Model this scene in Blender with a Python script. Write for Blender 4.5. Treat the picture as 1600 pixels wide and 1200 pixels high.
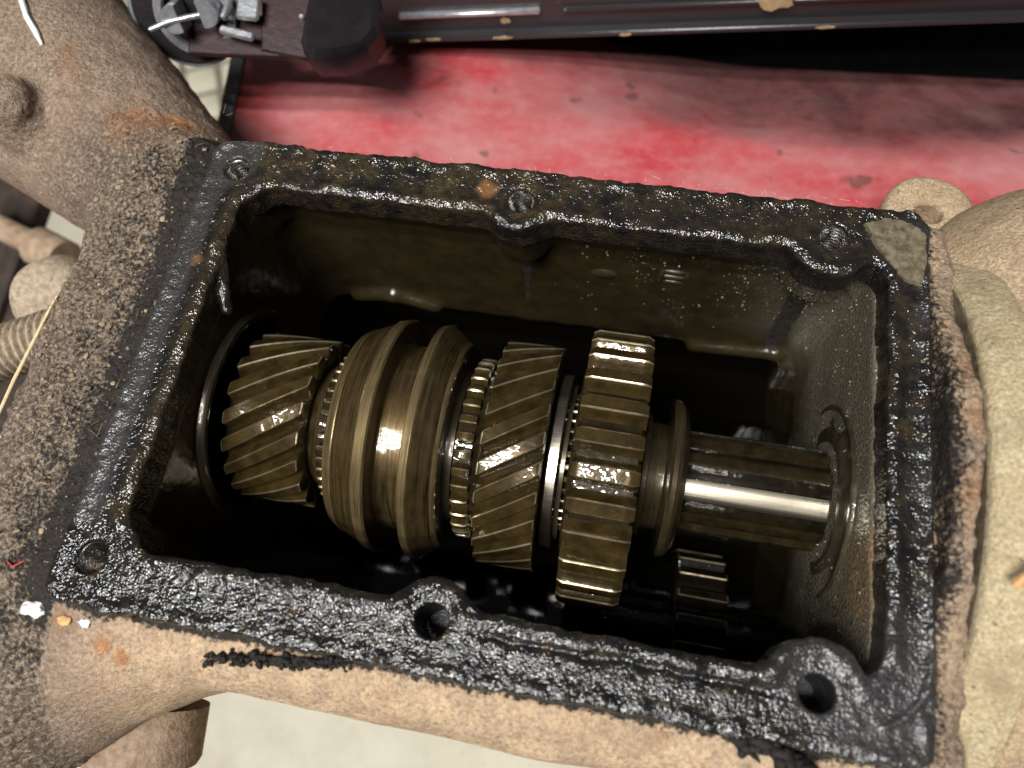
import bpy, math, random
import numpy as np
from mathutils import Matrix, Vector

# ------------------------------------------------------------------ scene basics
for o in list(bpy.data.objects):
    bpy.data.objects.remove(o)
scene = bpy.context.scene
COL = scene.collection
random.seed(7)
RNG = np.random.default_rng(11)
S = 0.01                       # everything below is written in centimetres

# camera: a phone's main lens held about 23 cm above the cover flange
cam_d = bpy.data.cameras.new('camera')
cam = bpy.data.objects.new('camera', cam_d)
COL.objects.link(cam)
Rv = [[0.98132, 0.17971, -0.06868], [0.14243, -0.91860, -0.36862], [-0.12933, 0.35195, -0.92704]]
cam.matrix_world = Matrix(((Rv[0][0], -Rv[1][0], -Rv[2][0], 4.247 * S),
                           (Rv[0][1], -Rv[1][1], -Rv[2][1], -8.518 * S),
                           (Rv[0][2], -Rv[1][2], -Rv[2][2], 23.279 * S),
                           (0, 0, 0, 1)))
cam_d.sensor_width = 36.0
cam_d.lens = 36.0 * 1196 / 1600
cam_d.clip_start = 0.01
cam_d.clip_end = 50
cam_d.dof.use_dof = True
cam_d.dof.focus_distance = 0.272
cam_d.dof.aperture_fstop = 7.0
scene.camera = cam

# dim workshop surroundings
world = bpy.data.worlds.new('World')
scene.world = world
world.use_nodes = True
bg = world.node_tree.nodes['Background']
bg.inputs[0].default_value = (0.92, 0.95, 1.0, 1)
bg.inputs[1].default_value = 0.055

# three ceiling strip lights above, left and on the near side
def strip_light(x, y, z, power, lx=0.9, ly=0.05, rz=0.0):
    l = bpy.data.lights.new('strip_light', 'AREA')
    l.shape = 'RECTANGLE'; l.size = lx; l.size_y = ly
    l.energy = power
    l.color = (1.0, 0.985, 0.96)
    o = bpy.data.objects.new('strip_light', l)
    o.location = (x, y, z)
    o.rotation_euler = (0, 0, rz)
    COL.objects.link(o)
    return o
LIGHT_C = (-0.38, -0.78, 1.72)
for k in (-1, 0, 1):
    strip_light(LIGHT_C[0], LIGHT_C[1] + 0.28 * k, LIGHT_C[2], 28)
scene.view_settings.view_transform = 'Standard'
scene.view_settings.look = 'None'
scene.view_settings.exposure = 0.0
scene.view_settings.gamma = 1.0

# ------------------------------------------------------------------ noise (numpy)
_H = RNG.random(65536).astype(np.float32)
def vnoise(x, y, z):
    xi = np.floor(x).astype(np.int64); yi = np.floor(y).astype(np.int64); zi = np.floor(z).astype(np.int64)
    fx = (x - xi).astype(np.float32); fy = (y - yi).astype(np.float32); fz = (z - zi).astype(np.float32)
    fx = fx * fx * (3 - 2 * fx); fy = fy * fy * (3 - 2 * fy); fz = fz * fz * (3 - 2 * fz)
    def h(a, b, c):
        n = (a * 73856093) ^ (b * 19349663) ^ (c * 83492791)
        n = (n ^ (n >> 13)) * 1274126177
        return _H[(n ^ (n >> 16)) & 65535]
    r = 0
    for dx in (0, 1):
        wx = fx if dx else 1 - fx
        for dy in (0, 1):
            wy = fy if dy else 1 - fy
            for dz in (0, 1):
                wz = fz if dz else 1 - fz
                r = r + wx * wy * wz * h(xi + dx, yi + dy, zi + dz)
    return r * 2 - 1
def fbm(P, f, octv=3, gain=0.5, off=0.0):
    r = 0; a = 1.0; t = 0
    for i in range(octv):
        q = P * f + off + 17.3 * i
        r = r + a * vnoise(q[:, 0], q[:, 1], q[:, 2]); t += a
        a *= gain; f *= 2.03
    return r / t
def sstep(a, b, x):
    t = np.clip((x - a) / (b - a), 0, 1)
    return t * t * (3 - 2 * t)

# ------------------------------------------------------------------ mesh helpers
def base(o, label=None, cat=None, group=None, kind=None):
    if label: o['label'] = label
    if cat: o['category'] = cat
    if group: o['group'] = group
    if kind: o['kind'] = kind
    return o
def thing(name, loc, label, cat, group=None):
    o = bpy.data.objects.new(name, None)
    o.empty_display_size = 0.02
    o.location = (loc[0] * S, loc[1] * S, loc[2] * S)
    COL.objects.link(o)
    o['org'] = list(loc)
    return base(o, label, cat, group)
def np_mesh(name, V, F, mat, attrs=None, smooth=True, sharp=None):
    """V (n,3) in cm; F (m,k) numpy or list of lists"""
    me = bpy.data.meshes.new(name)
    V = np.asarray(V, dtype=np.float32) * S
    if isinstance(F, np.ndarray):
        k = F.shape[1]; m = len(F)
        me.vertices.add(len(V)); me.vertices.foreach_set('co', V.ravel())
        me.loops.add(m * k); me.loops.foreach_set('vertex_index', F.astype(np.int32).ravel())
        me.polygons.add(m)
        me.polygons.foreach_set('loop_start', np.arange(0, m * k, k, dtype=np.int32))
        me.update(calc_edges=True)
    else:
        me.from_pydata(V.tolist(), [], F)
    if smooth:
        me.polygons.foreach_set('use_smooth', np.ones(len(me.polygons), dtype=bool))
    me.update()
    if sharp is not None:
        me.set_sharp_from_angle(angle=math.radians(sharp))
    if attrs:
        for n, a in attrs.items():
            at = me.attributes.new(n, 'FLOAT', 'POINT')
            at.data.foreach_set('value', np.asarray(a, dtype=np.float32))
    me.materials.append(mat)
    return me
def link(name, me, parent=None, loc=None, rot=None):
    o = bpy.data.objects.new(name, me)
    if loc is not None: o.location = (loc[0] * S, loc[1] * S, loc[2] * S)
    if rot is not None: o.rotation_euler = rot
    if parent is not None: o.parent = parent
    COL.objects.link(o)
    return o
def obj(name, V, F, mat, parent=None, org=(0, 0, 0), **kw):
    V = np.asarray(V, dtype=np.float32) - np.asarray(org, dtype=np.float32)
    return link(name, np_mesh(name, V, F, mat, **kw), parent)
class MB:
    """collects shapes, then links them as ONE mesh object"""
    def __init__(s): s.V = []; s.F = []
    def add(s, V, F):
        b = len(s.V)
        s.V += [tuple(map(float, v)) for v in V]
        s.F += [[i + b for i in f] for f in F]
    def box(s, c, h, rot=None, bev=0.0):
        c = np.array(c, float); h = np.array(h, float)
        b = min(bev, min(h) * 0.9)
        pts = []
        F = []
        if b <= 0:
            for sx in (-1, 1):
                for sy in (-1, 1):
                    for sz in (-1, 1): pts.append((sx * h[0], sy * h[1], sz * h[2]))
            F = [[0, 1, 3, 2], [4, 6, 7, 5], [0, 4, 5, 1], [2, 3, 7, 6], [0, 2, 6, 4], [1, 5, 7, 3]]
        else:
            idx = {}
            for sx in (-1, 1):
                for sy in (-1, 1):
                    for sz in (-1, 1):
                        for ax in range(3):
                            sg = (sx, sy, sz)
                            p = [sg[i] * (h[i] if i == ax else h[i] - b) for i in range(3)]
                            idx[(sx, sy, sz, ax)] = len(pts); pts.append(p)
            for ax in range(3):
                o1, o2 = [i for i in range(3) if i != ax]
                for sg in (-1, 1):
                    q = []
                    for a, bb in ((-1, -1), (1, -1), (1, 1), (-1, 1)):
                        k = [0, 0, 0]; k[ax] = sg; k[o1] = a; k[o2] = bb
                        q.append(idx[(k[0], k[1], k[2], ax)])
                    flip = (sg < 0) != (ax == 1)
                    F.append(q[::-1] if flip else q)
            for ax in range(3):           # edges along ax
                o1, o2 = [i for i in range(3) if i != ax]
                for a in (-1, 1):
                    for bb in (-1, 1):
                        def key(s_, axx):
                            k = [0, 0, 0]; k[ax] = s_; k[o1] = a; k[o2] = bb
                            return idx[(k[0], k[1], k[2], axx)]
                        F.append([key(-1, o1), key(1, o1), key(1, o2), key(-1, o2)])
            for sx in (-1, 1):
                for sy in (-1, 1):
                    for sz in (-1, 1): F.append([idx[(sx, sy, sz, i)] for i in range(3)])
        P = np.array(pts, float)
        if rot is not None: P = P @ np.array(rot, float).T
        s.add(P + c, F)
    def tube(s, pts, r, seg=12, caps=True):
        pts = [np.array(p, float) for p in pts]
        n = len(pts)
        rr = r if hasattr(r, '__len__') else [r] * n
        up = None; V = []; F = []
        for i in range(n):
            t = pts[min(i + 1, n - 1)] - pts[max(i - 1, 0)]
            t /= max(np.linalg.norm(t), 1e-9)
            if up is None:
                up = np.array([0, 0, 1.0]) if abs(t[2]) < 0.9 else np.array([1.0, 0, 0])
            a = np.cross(t, up); a /= np.linalg.norm(a)
            up = np.cross(a, t)
            for k in range(seg):
                th = 2 * math.pi * k / seg
                V.append(pts[i] + rr[i] * (math.cos(th) * a + math.sin(th) * up))
        for i in range(n - 1):
            for k in range(seg):
                k2 = (k + 1) % seg
                F.append([i * seg + k, i * seg + k2, (i + 1) * seg + k2, (i + 1) * seg + k])
        if caps:
            F.append(list(range(seg))[::-1]); F.append([(n - 1) * seg + k for k in range(seg)])
        s.add(V, F)
    def lathe(s, prof, seg=64, M=None, close=True):
        """prof: list of (axial, radius); axis = local x"""
        V = []; F = []; n = len(prof)
        for (x, r) in prof:
            for k in range(seg):
                th = 2 * math.pi * k / seg
                V.append((x, r * math.cos(th), r * math.sin(th)))
        for i in range(n - 1):
            for k in range(seg):
                k2 = (k + 1) % seg
                F.append([i * seg + k, (i + 1) * seg + k, (i + 1) * seg + k2, i * seg + k2])
        if close:
            F.append([k for k in range(seg)]); F.append([(n - 1) * seg + k for k in range(seg)][::-1])
        V = np.array(V)
        if M is not None: V = V @ np.array(M[0], float).T + np.array(M[1], float)
        s.add(V, F)
    def obj(s, name, mat, parent=None, org=(0, 0, 0), sharp=40, smooth=True):
        me = np_mesh(name, np.array(s.V) - np.array(org), s.F, mat, smooth=smooth, sharp=sharp)
        import bmesh
        bm = bmesh.new(); bm.from_mesh(me); bmesh.ops.recalc_face_normals(bm, faces=bm.faces); bm.to_mesh(me); bm.free()
        if sharp is not None: me.set_sharp_from_angle(angle=math.radians(sharp))
        return link(name, me, parent)
def frame(axis):
    """rotation matrix (columns) whose local x is `axis`"""
    a = np.array(axis, float); a /= np.linalg.norm(a)
    u = np.array([0, 0, 1.0]) if abs(a[2]) < 0.9 else np.array([0, 1.0, 0])
    b = np.cross(u, a); b /= np.linalg.norm(b)
    c = np.cross(a, b)
    return np.stack([a, b, c], 1)

# signed distances -> mesh (surface nets)
def grid(lo, hi, h):
    ax = [np.arange(lo[i], hi[i] + h, h, dtype=np.float32) for i in range(3)]
    return ax[0][:, None, None], ax[1][None, :, None], ax[2][None, None, :]
def surface_nets(f, lo, h):
    nx, ny, nz = f.shape
    ins = f < 0
    c = np.zeros((nx - 1, ny - 1, nz - 1), np.uint8)
    for dx in (0, 1):
        for dy in (0, 1):
            for dz in (0, 1):
                c += ins[dx:nx - 1 + dx, dy:ny - 1 + dy, dz:nz - 1 + dz]
    act = (c > 0) & (c < 8)
    I = np.argwhere(act)
    vid = -np.ones(act.shape, np.int32)
    vid[act] = np.arange(len(I))
    corner = [(a, b, d) for a in (0, 1) for b in (0, 1) for d in (0, 1)]
    fv = {k: f[I[:, 0] + k[0], I[:, 1] + k[1], I[:, 2] + k[2]] for k in corner}
    acc = np.zeros((len(I), 3)); cnt = np.zeros(len(I))
    for a in corner:
        for ax in range(3):
            if a[ax] == 0:
                b = list(a); b[ax] = 1; b = tuple(b)
                fa, fb = fv[a], fv[b]
                m = (fa < 0) != (fb < 0)
                t = np.where(m, fa / np.where(m, fa - fb, 1), 0)
                p = np.zeros((len(I), 3)); p[:] = a; p[:, ax] = t
                acc += p * m[:, None]; cnt += m
    V = (I + acc / cnt[:, None]) * h + np.array(lo)
    Q = []
    for ax in range(3):
        o1, o2 = [(1, 2), (2, 0), (0, 1)][ax]
        sl0 = [slice(1, -1)] * 3; sl1 = [slice(1, -1)] * 3
        sl0[ax] = slice(0, -1); sl1[ax] = slice(1, None)
        a = ins[tuple(sl0)]; b = ins[tuple(sl1)]
        for sign in (0, 1):
            m = (a & ~b) if sign == 0 else (~a & b)
            E = np.argwhere(m)
            E[:, o1] += 1; E[:, o2] += 1
            def vi(d1, d2):
                J = E.copy(); J[:, o1] -= d1; J[:, o2] -= d2
                return vid[J[:, 0], J[:, 1], J[:, 2]]
            q = np.stack([vi(1, 1), vi(0, 1), vi(0, 0), vi(1, 0)], 1)
            if sign: q = q[:, ::-1]
            Q.append(q)
    Q = np.concatenate(Q)
    return V, Q[(Q >= 0).all(1)]
def smin(a, b, k):
    h = np.clip(0.5 + 0.5 * (b - a) / k, 0, 1)
    return b * (1 - h) + a * h - k * h * (1 - h)
def smax(a, b, k): return -smin(-a, -b, k)
def sd_box2(x, y, c, h, r):
    qx = np.abs(x - c[0]) - (h[0] - r); qy = np.abs(y - c[1]) - (h[1] - r)
    return np.sqrt(np.maximum(qx, 0) ** 2 + np.maximum(qy, 0) ** 2) + np.minimum(np.maximum(qx, qy), 0) - r
def sd_box3(x, y, z, c, h, r):
    qx = np.abs(x - c[0]) - (h[0] - r); qy = np.abs(y - c[1]) - (h[1] - r); qz = np.abs(z - c[2]) - (h[2] - r)
    return np.sqrt(np.maximum(qx, 0) ** 2 + np.maximum(qy, 0) ** 2 + np.maximum(qz, 0) ** 2) + np.minimum(np.maximum(np.maximum(qx, qy), qz), 0) - r
def sd_cone(x, y, z, a, b, ra, rb):
    a = np.array(a, float); b = np.array(b, float); d = b - a; L2 = float(d @ d)
    t = np.clip(((x - a[0]) * d[0] + (y - a[1]) * d[1] + (z - a[2]) * d[2]) / L2, 0, 1)
    return np.sqrt((x - a[0] - t * d[0]) ** 2 + (y - a[1] - t * d[1]) ** 2 + (z - a[2] - t * d[2]) ** 2) - (ra + (rb - ra) * t)

# ------------------------------------------------------------------ materials
class NT:
    def __init__(s, name):
        s.m = bpy.data.materials.new(name); s.m.use_nodes = True
        s.t = s.m.node_tree; s.t.nodes.clear()
        s.out = s.t.nodes.new('ShaderNodeOutputMaterial')
        s.b = s.t.nodes.new('ShaderNodeBsdfPrincipled')
        s.t.links.new(s.b.outputs[0], s.out.inputs[0])
        tc = s.t.nodes.new('ShaderNodeTexCoord')
        s.vec = s.map(tc.outputs['Object'], (100, 100, 100))
    def n(s, t): return s.t.nodes.new(t)
    def put(s, sock, v):
        if v is None: return
        if isinstance(v, bpy.types.NodeSocket): s.t.links.new(v, sock)
        elif isinstance(v, (tuple, list)) and len(v) == 3 and sock.type == 'RGBA': sock.default_value = (*v, 1)
        elif sock.type == 'RGBA' and not hasattr(v, '__len__'): sock.default_value = (v, v, v, 1)
        else: sock.default_value = v
    def map(s, v, scale=(1, 1, 1), rot=(0, 0, 0), loc=(0, 0, 0)):
        m = s.n('ShaderNodeMapping'); s.put(m.inputs[0], v)
        m.inputs['Scale'].default_value = scale; m.inputs['Rotation'].default_value = rot; m.inputs['Location'].default_value = loc
        return m.outputs[0]
    def vary(s):
        oi = s.n('ShaderNodeObjectInfo'); sc = s.n('ShaderNodeVectorMath'); sc.operation = 'MULTIPLY_ADD'
        cmb = s.n('ShaderNodeCombineXYZ')
        for i in range(3): s.put(cmb.inputs[i], oi.outputs['Random'])
        s.put(sc.inputs[0], cmb.outputs[0]); sc.inputs[1].default_value = (91, 57, 33); s.put(sc.inputs[2], s.vec)
        s.vec = sc.outputs[0]
    def noise(s, scale, detail=3, rough=0.55, vec=None, dist=0.0):
        n = s.n('ShaderNodeTexNoise'); s.put(n.inputs['Vector'], vec or s.vec)
        n.inputs['Scale'].default_value = scale; n.inputs['Detail'].default_value = detail
        n.inputs['Roughness'].default_value = rough; n.inputs['Distortion'].default_value = dist
        return n.outputs[0]
    def voro(s, scale, feat='F1', vec=None):
        n = s.n('ShaderNodeTexVoronoi'); n.feature = feat; s.put(n.inputs['Vector'], vec or s.vec)
        n.inputs['Scale'].default_value = scale
        return n.outputs['Distance']
    def attr(s, name):
        n = s.n('ShaderNodeAttribute'); n.attribute_name = name
        return n.outputs['Fac']
    def ramp(s, f, stops):
        r = s.n('ShaderNodeValToRGB'); s.put(r.inputs[0], f)
        e = r.color_ramp.elements
        while len(e) < len(stops): e.new(0.5)
        for i, (p, c) in enumerate(stops):
            e[i].position = p
            e[i].color = (*c, 1) if isinstance(c, (tuple, list)) else (c, c, c, 1)
        return r.outputs[0]
    def mix(s, f, a, b, mode='MIX'):
        m = s.n('ShaderNodeMix'); m.data_type = 'RGBA'; m.blend_type = mode
        s.put(m.inputs[0], f); s.put(m.inputs[6], a); s.put(m.inputs[7], b)
        return m.outputs[2]
    def math(s, op, a, b=0.0, clamp=False):
        m = s.n('ShaderNodeMath'); m.operation = op; m.use_clamp = clamp
        s.put(m.inputs[0], a); s.put(m.inputs[1], b)
        return m.outputs[0]
    def bump(s, h, dist, strength=1.0, normal=None):
        b = s.n('ShaderNodeBump'); s.put(b.inputs['Height'], h)
        b.inputs['Distance'].default_value = dist * S
        s.put(b.inputs['Strength'], strength)
        if normal is not None: s.put(b.inputs['Normal'], normal)
        return b.outputs[0]
    def set(s, **k):
        names = dict(color='Base Color', rough='Roughness', metal='Metallic', normal='Normal', coat='Coat Weight', coat_rough='Coat Roughness',
                     coat_normal='Coat Normal', spec='Specular IOR Level', coat_tint='Coat Tint', ior='IOR', coat_ior='Coat IOR')
        for a, v in k.items(): s.put(s.b.inputs[names[a]], v)
        return s.m

def mat_case():
    t = NT('dusty_rusty_cast_iron')
    fine = t.noise(7.0, 4, 0.65); mid = t.noise(1.1, 4, 0.6); spk = t.noise(16, 2, 0.6)
    c = t.ramp(fine, [(0.28, (0.125, 0.090, 0.066)), (0.47, (0.265, 0.194, 0.142)), (0.68, (0.45, 0.35, 0.26))])
    c = t.mix(t.ramp(mid, [(0.40, 0.0), (0.66, 0.5)]), c, (0.16, 0.100, 0.072))
    c = t.mix(t.math('MULTIPLY', t.attr('pale'), t.ramp(fine, [(0.3, 0.35), (0.6, 1.0)])), c, (0.64, 0.46, 0.285))
    c = t.mix(t.ramp(t.noise(0.42, 4, 0.6, vec=t.map(t.vec, loc=(12, 3, 5))), [(0.48, 0.0), (0.68, 0.4)]), c, (0.33, 0.225, 0.155))
    c = t.mix(t.ramp(t.noise(0.6, 4, 0.65, vec=t.map(t.vec, loc=(2, 33, 5))), [(0.55, 0.0), (0.74, 0.55)]), c, (0.30, 0.155, 0.075))
    rustc = t.ramp(t.noise(3.0, 4, 0.7), [(0.3, (0.22, 0.075, 0.025)), (0.6, (0.50, 0.215, 0.075))])
    c = t.mix(t.attr('rust'), c, rustc)
    c = t.mix(t.ramp(spk, [(0.60, 0.0), (0.70, 0.38)]), c, (0.55, 0.45, 0.33))
    c = t.mix(t.ramp(t.noise(12, 2, 0.6, vec=t.map(t.vec, loc=(5, 9, 2))), [(0.62, 0.0), (0.72, 0.45)]), c, (0.05, 0.036, 0.028))
    c = t.mix(t.math('MULTIPLY', t.attr('soil'), 0.8), c, t.ramp(fine, [(0.32, (0.030, 0.024, 0.020)), (0.5, (0.115, 0.088, 0.066)), (0.68, (0.34, 0.27, 0.19))]))
    g = t.attr('grease')
    gk = t.math('ADD', g, t.math('MULTIPLY', t.math('SUBTRACT', 0.5, fine), t.math('MULTIPLY', t.ramp(g, [(0.0, 0.0), (0.25, 1.0), (0.8, 1.0), (1.0, 0.5)]), 2.2)), clamp=True)
    gm = t.ramp(gk, [(0.22, 0.0), (0.72, 1.0)])
    c = t.mix(gm, c, t.ramp(fine, [(0.3, (0.009, 0.0075, 0.006)), (0.7, (0.042, 0.034, 0.027))]))
    r = t.mix(gm, 0.92, 0.50)
    b1 = t.bump(t.noise(3.2, 5, 0.7), 0.22, 0.9)
    b2 = t.bump(t.noise(11, 3, 0.7), 0.06, 1.0, b1)
    return t.set(color=c, rough=r, normal=b2, spec=0.3)
def mat_flange():
    t = NT('oily_black_grease')
    n = t.noise(2.2, 4, 0.6); f = t.noise(9, 3, 0.6)
    c = t.ramp(n, [(0.35, (0.006, 0.006, 0.007)), (0.55, (0.014, 0.012, 0.010)), (0.72, (0.040, 0.028, 0.014))])
    c = t.mix(t.attr('brown'), c, t.ramp(t.noise(4, 3, 0.6), [(0.3, (0.018, 0.0135, 0.0075)), (0.7, (0.062, 0.044, 0.021))]))
    c = t.mix(t.attr('rust'), c, (0.27, 0.13, 0.05))
    c = t.mix(t.math('MULTIPLY', t.attr('matte'), 0.8), c, t.ramp(f, [(0.3, (0.022, 0.021, 0.022)), (0.7, (0.055, 0.052, 0.052))]))
    r = t.mix(t.attr('matte'), t.ramp(t.noise(3, 3, 0.6), [(0.3, 0.10), (0.7, 0.25)]), 0.34)
    b1 = t.bump(t.noise(6.5, 1, 0.5), 0.040, t.mix(t.attr('matte'), 0.9, 0.4))
    b2 = t.bump(t.noise(13, 1.0, 0.5), 0.034, t.mix(t.attr('matte'), 1.0, 0.9), b1)
    return t.set(color=c, rough=r, normal=b2, spec=0.7)
def mat_cavity():
    t = NT('oil_film_on_cast_iron')
    n = t.noise(1.2, 4, 0.6)
    c = t.ramp(n, [(0.3, (0.016, 0.0118, 0.0050)), (0.7, (0.029, 0.0212, 0.0092))])
    c = t.mix(t.attr('grey'), c, t.ramp(t.noise(9, 3, 0.6), [(0.3, (0.060, 0.053, 0.036)), (0.7, (0.14, 0.125, 0.090))]))
    c = t.mix(t.math('MULTIPLY', t.attr('rust'), t.ramp(t.noise(7, 3, 0.7), [(0.42, 0.0), (0.60, 0.85)])), c, t.ramp(t.noise(4, 3, 0.7), [(0.3, (0.10, 0.062, 0.028)), (0.62, (0.27, 0.14, 0.055))]))
    b1 = t.bump(t.noise(2.0, 3, 0.5), 0.05, 0.5)
    b2 = t.bump(t.noise(9, 1.5, 0.55), 0.07, t.math('ADD', t.math('MULTIPLY', t.attr('grey'), 0.9), 0.05), b1)
    return t.set(color=c, rough=t.mix(t.attr('grey'), 0.22, 0.20), normal=b2, spec=0.55)
def mat_gear(name, dark, light, rough=0.24, streak=None, coat=1.0, metal=0.30):
    t = NT(name); t.vary()
    n = t.noise(1.6, 3, 0.6)
    if streak:
        sv = t.map(t.vec, streak)
        n = t.math('ADD', t.math('MULTIPLY', t.noise(1.0, 4, 0.65, vec=sv), 0.75), t.math('MULTIPLY', n, 0.25))
    c = t.ramp(n, [(0.33, dark), (0.66, light)])
    b = t.bump(t.noise(1.0, 4, 0.65, vec=t.map(t.vec, streak)) if streak else t.noise(3.0, 2, 0.5), 0.010 if streak else 0.03, 0.6)
    cb = t.bump(t.noise(2.2, 1.0, 0.5), 0.06, 0.6, b)
    return t.set(color=c, rough=t.ramp(n, [(0.3, rough + 0.1), (0.7, rough)]), metal=metal, normal=b, spec=0.12, coat=coat, coat_rough=0.13 if streak else 0.04, coat_normal=cb, coat_ior=1.5)
def mat_plain(name, c1, c2, scale=3.0, rough=0.5, metal=0.0, bumpd=0.02, bscale=8, spec=0.5, coat=0.0):
    t = NT(name)
    c = t.ramp(t.noise(scale, 4, 0.6), [(0.3, c1), (0.7, c2)])
    b = t.bump(t.noise(bscale, 3, 0.6), bumpd, 0.8)
    return t.set(color=c, rough=rough, metal=metal, normal=b, spec=spec, coat=coat, coat_rough=0.1)
def mat_red():
    t = NT('scuffed_red_painted_steel')
    n = t.noise(0.10, 4, 0.6); f = t.noise(0.16, 5, 0.62, vec=t.map(t.vec, (0.6, 1.2, 1)))
    c = t.ramp(n, [(0.3, (0.38, 0.030, 0.038)), (0.7, (0.48, 0.075, 0.085))])
    c = t.mix(t.ramp(f, [(0.36, 0.0), (0.74, 0.75)]), c, (0.44, 0.31, 0.295))  # grey-pink dust, with the pale glare on the paint put into its colour
    c = t.mix(t.ramp(t.noise(1.6, 3, 0.6), [(0.45, 0.0), (0.75, 0.22)]), c, (0.60, 0.30, 0.29))
    c = t.mix(t.ramp(t.noise(0.55, 2, 0.5, vec=t.map(t.vec, loc=(31, 7, 0))), [(0.66, 0.0), (0.72, 0.65)]), c, (0.08, 0.045, 0.035))
    gr = t.math('MULTIPLY', t.attr('grime_shade'), t.ramp(t.noise(0.22, 4, 0.65), [(0.25, 0.55), (0.60, 1.0)]))  # dirt and painted shade share this mask
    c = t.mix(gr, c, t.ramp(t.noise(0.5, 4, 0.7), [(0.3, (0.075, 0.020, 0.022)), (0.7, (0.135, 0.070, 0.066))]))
    return t.set(color=c, rough=t.ramp(f, [(0.3, 0.36), (0.7, 0.5)]), normal=t.bump(t.noise(0.5, 3, 0.5), 0.05, 0.4), spec=0.5)
def mat_beam():
    t = NT('chipped_black_paint')
    ch = t.noise(0.35, 4, 0.6, vec=t.map(t.vec, (1, 1, 1), loc=(3.3, 0, 8)))
    c = t.mix(t.ramp(ch, [(0.665, 0.0), (0.68, 1.0)]), (0.022, 0.019, 0.021), (0.36, 0.28, 0.17))
    return t.set(color=c, rough=0.32, normal=t.bump(t.noise(2, 3, 0.6), 0.03, 0.5), spec=0.6)

M_CASE = mat_case(); M_FLANGE = mat_flange(); M_CAV = mat_cavity()
M_GEAR = mat_gear('oiled_gear_steel', (0.022, 0.0146, 0.0042), (0.054, 0.0355, 0.0112))
M_GEAR_D = mat_gear('oiled_root_shade', (0.011, 0.0075, 0.003), (0.026, 0.019, 0.008))  # darker gear steel, shade of the tooth valleys put into its colour
M_RING = mat_gear('scored_golden_ring', (0.017, 0.012, 0.005), (0.125, 0.084, 0.034), rough=0.34, streak=(9, 0.45, 0.45), coat=1.0, metal=0.6)
M_SHADE = mat_gear('black_shade_steel', (0.004, 0.003, 0.0015), (0.013, 0.010, 0.005), rough=0.35, coat=0.6, metal=0.2)  # shade of spline gaps and chamber bottom put into the steel colour
M_COLLAR = mat_gear('dark_oiled_collar', (0.018, 0.013, 0.006), (0.070, 0.052, 0.026), rough=0.34, streak=(9, 0.45, 0.45), coat=1.0, metal=0.5)
M_BAND = mat_gear('bright_golden_edge', (0.075, 0.053, 0.023), (0.32, 0.235, 0.115), rough=0.28, streak=(12, 0.5, 0.5), coat=1.0, metal=0.7)  # brighter golden steel for the bevelled edges of the sleeve rings
M_STEEL = mat_gear('polished_shaft_steel', (0.50, 0.43, 0.32), (0.74, 0.67, 0.54), rough=0.24, streak=(0.25, 6, 6), coat=0.4, metal=1.0)
M_DSTEEL = mat_gear('dark_oiled_steel', (0.018, 0.014, 0.009), (0.075, 0.060, 0.038), rough=0.28, streak=(6, 0.4, 0.4), coat=0.6, metal=0.6)
M_THREAD = mat_plain('wet_thread_steel', (0.30, 0.28, 0.25), (0.55, 0.52, 0.48), 4, 0.22, 1.0, 0.01)
M_HOLE = mat_plain('grease_filled_hole', (0.006, 0.006, 0.006), (0.02, 0.02, 0.02), 4, 0.35, 0.0, 0.03)
def mat_pale(name, a, b, grime_shade, rustc, sc=1.0):
    t = NT(name)
    f = t.noise(9 * sc, 4, 0.7); m = t.noise(0.9, 5, 0.65); st = t.noise(2.2, 4, 0.7, vec=t.map(t.vec, (1, 0.45, 1), loc=(4, 2, 9)))
    c = t.ramp(f, [(0.30, tuple(x * 0.62 for x in a)), (0.48, a), (0.68, b)])
    c = t.mix(t.ramp(m, [(0.45, 0.0), (0.70, 0.75)]), c, grime_shade)
    c = t.mix(t.ramp(st, [(0.56, 0.0), (0.74, 0.6)]), c, rustc)
    c = t.mix(t.ramp(t.noise(3.0, 5, 0.75, vec=t.map(t.vec, loc=(8, 1, 3))), [(0.60, 0.0), (0.68, 0.8)]), c, tuple(x * 0.16 for x in a))
    n = t.bump(f, 0.05, 0.9, t.bump(t.noise(2.6, 4, 0.65), 0.12, 0.8))
    return t.set(color=c, rough=0.8, normal=n, spec=0.3)
M_COVER = mat_pale('pale_grimy_cover', (0.40, 0.325, 0.195), (0.60, 0.50, 0.325), (0.25, 0.185, 0.11), (0.34, 0.21, 0.10))
M_TAIL = mat_pale('tan_rusty_tail_casting', (0.38, 0.28, 0.175), (0.62, 0.49, 0.33), (0.29, 0.20, 0.125), (0.42, 0.22, 0.10))
M_GASKET = mat_plain('tan_gasket_paper', (0.060, 0.045, 0.024), (0.19, 0.16, 0.105), 4, 0.42, 0, 0.03, 9)
M_DUST = mat_plain('dusty_tan_metal', (0.20, 0.155, 0.11), (0.46, 0.37, 0.265), 4, 0.85, 0, 0.06, 9, 0.3)
M_RED = mat_red(); M_BEAM = mat_beam()
M_GREY = mat_plain('grey_metal_edge', (0.12, 0.125, 0.125), (0.22, 0.23, 0.23), 1.2, 0.5, 0, 0.03)
M_BLACK = mat_plain('black_plastic', (0.010, 0.009, 0.010), (0.018, 0.014, 0.016), 1.0, 0.45, 0, 0.03, 4, 0.25)
M_VOID = mat_plain('shadow_black', (0.003, 0.003, 0.003), (0.006, 0.006, 0.006), 1, 0.95, 0, 0.02, 3, 0.05)
M_MAROON = mat_plain('black_steel_maroon_sheen', (0.018, 0.006, 0.007), (0.034, 0.010, 0.011), 0.8, 0.4, 0.0, 0.02, 3, 0.4)  # black steel with its maroon sheen put into the colour
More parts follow.
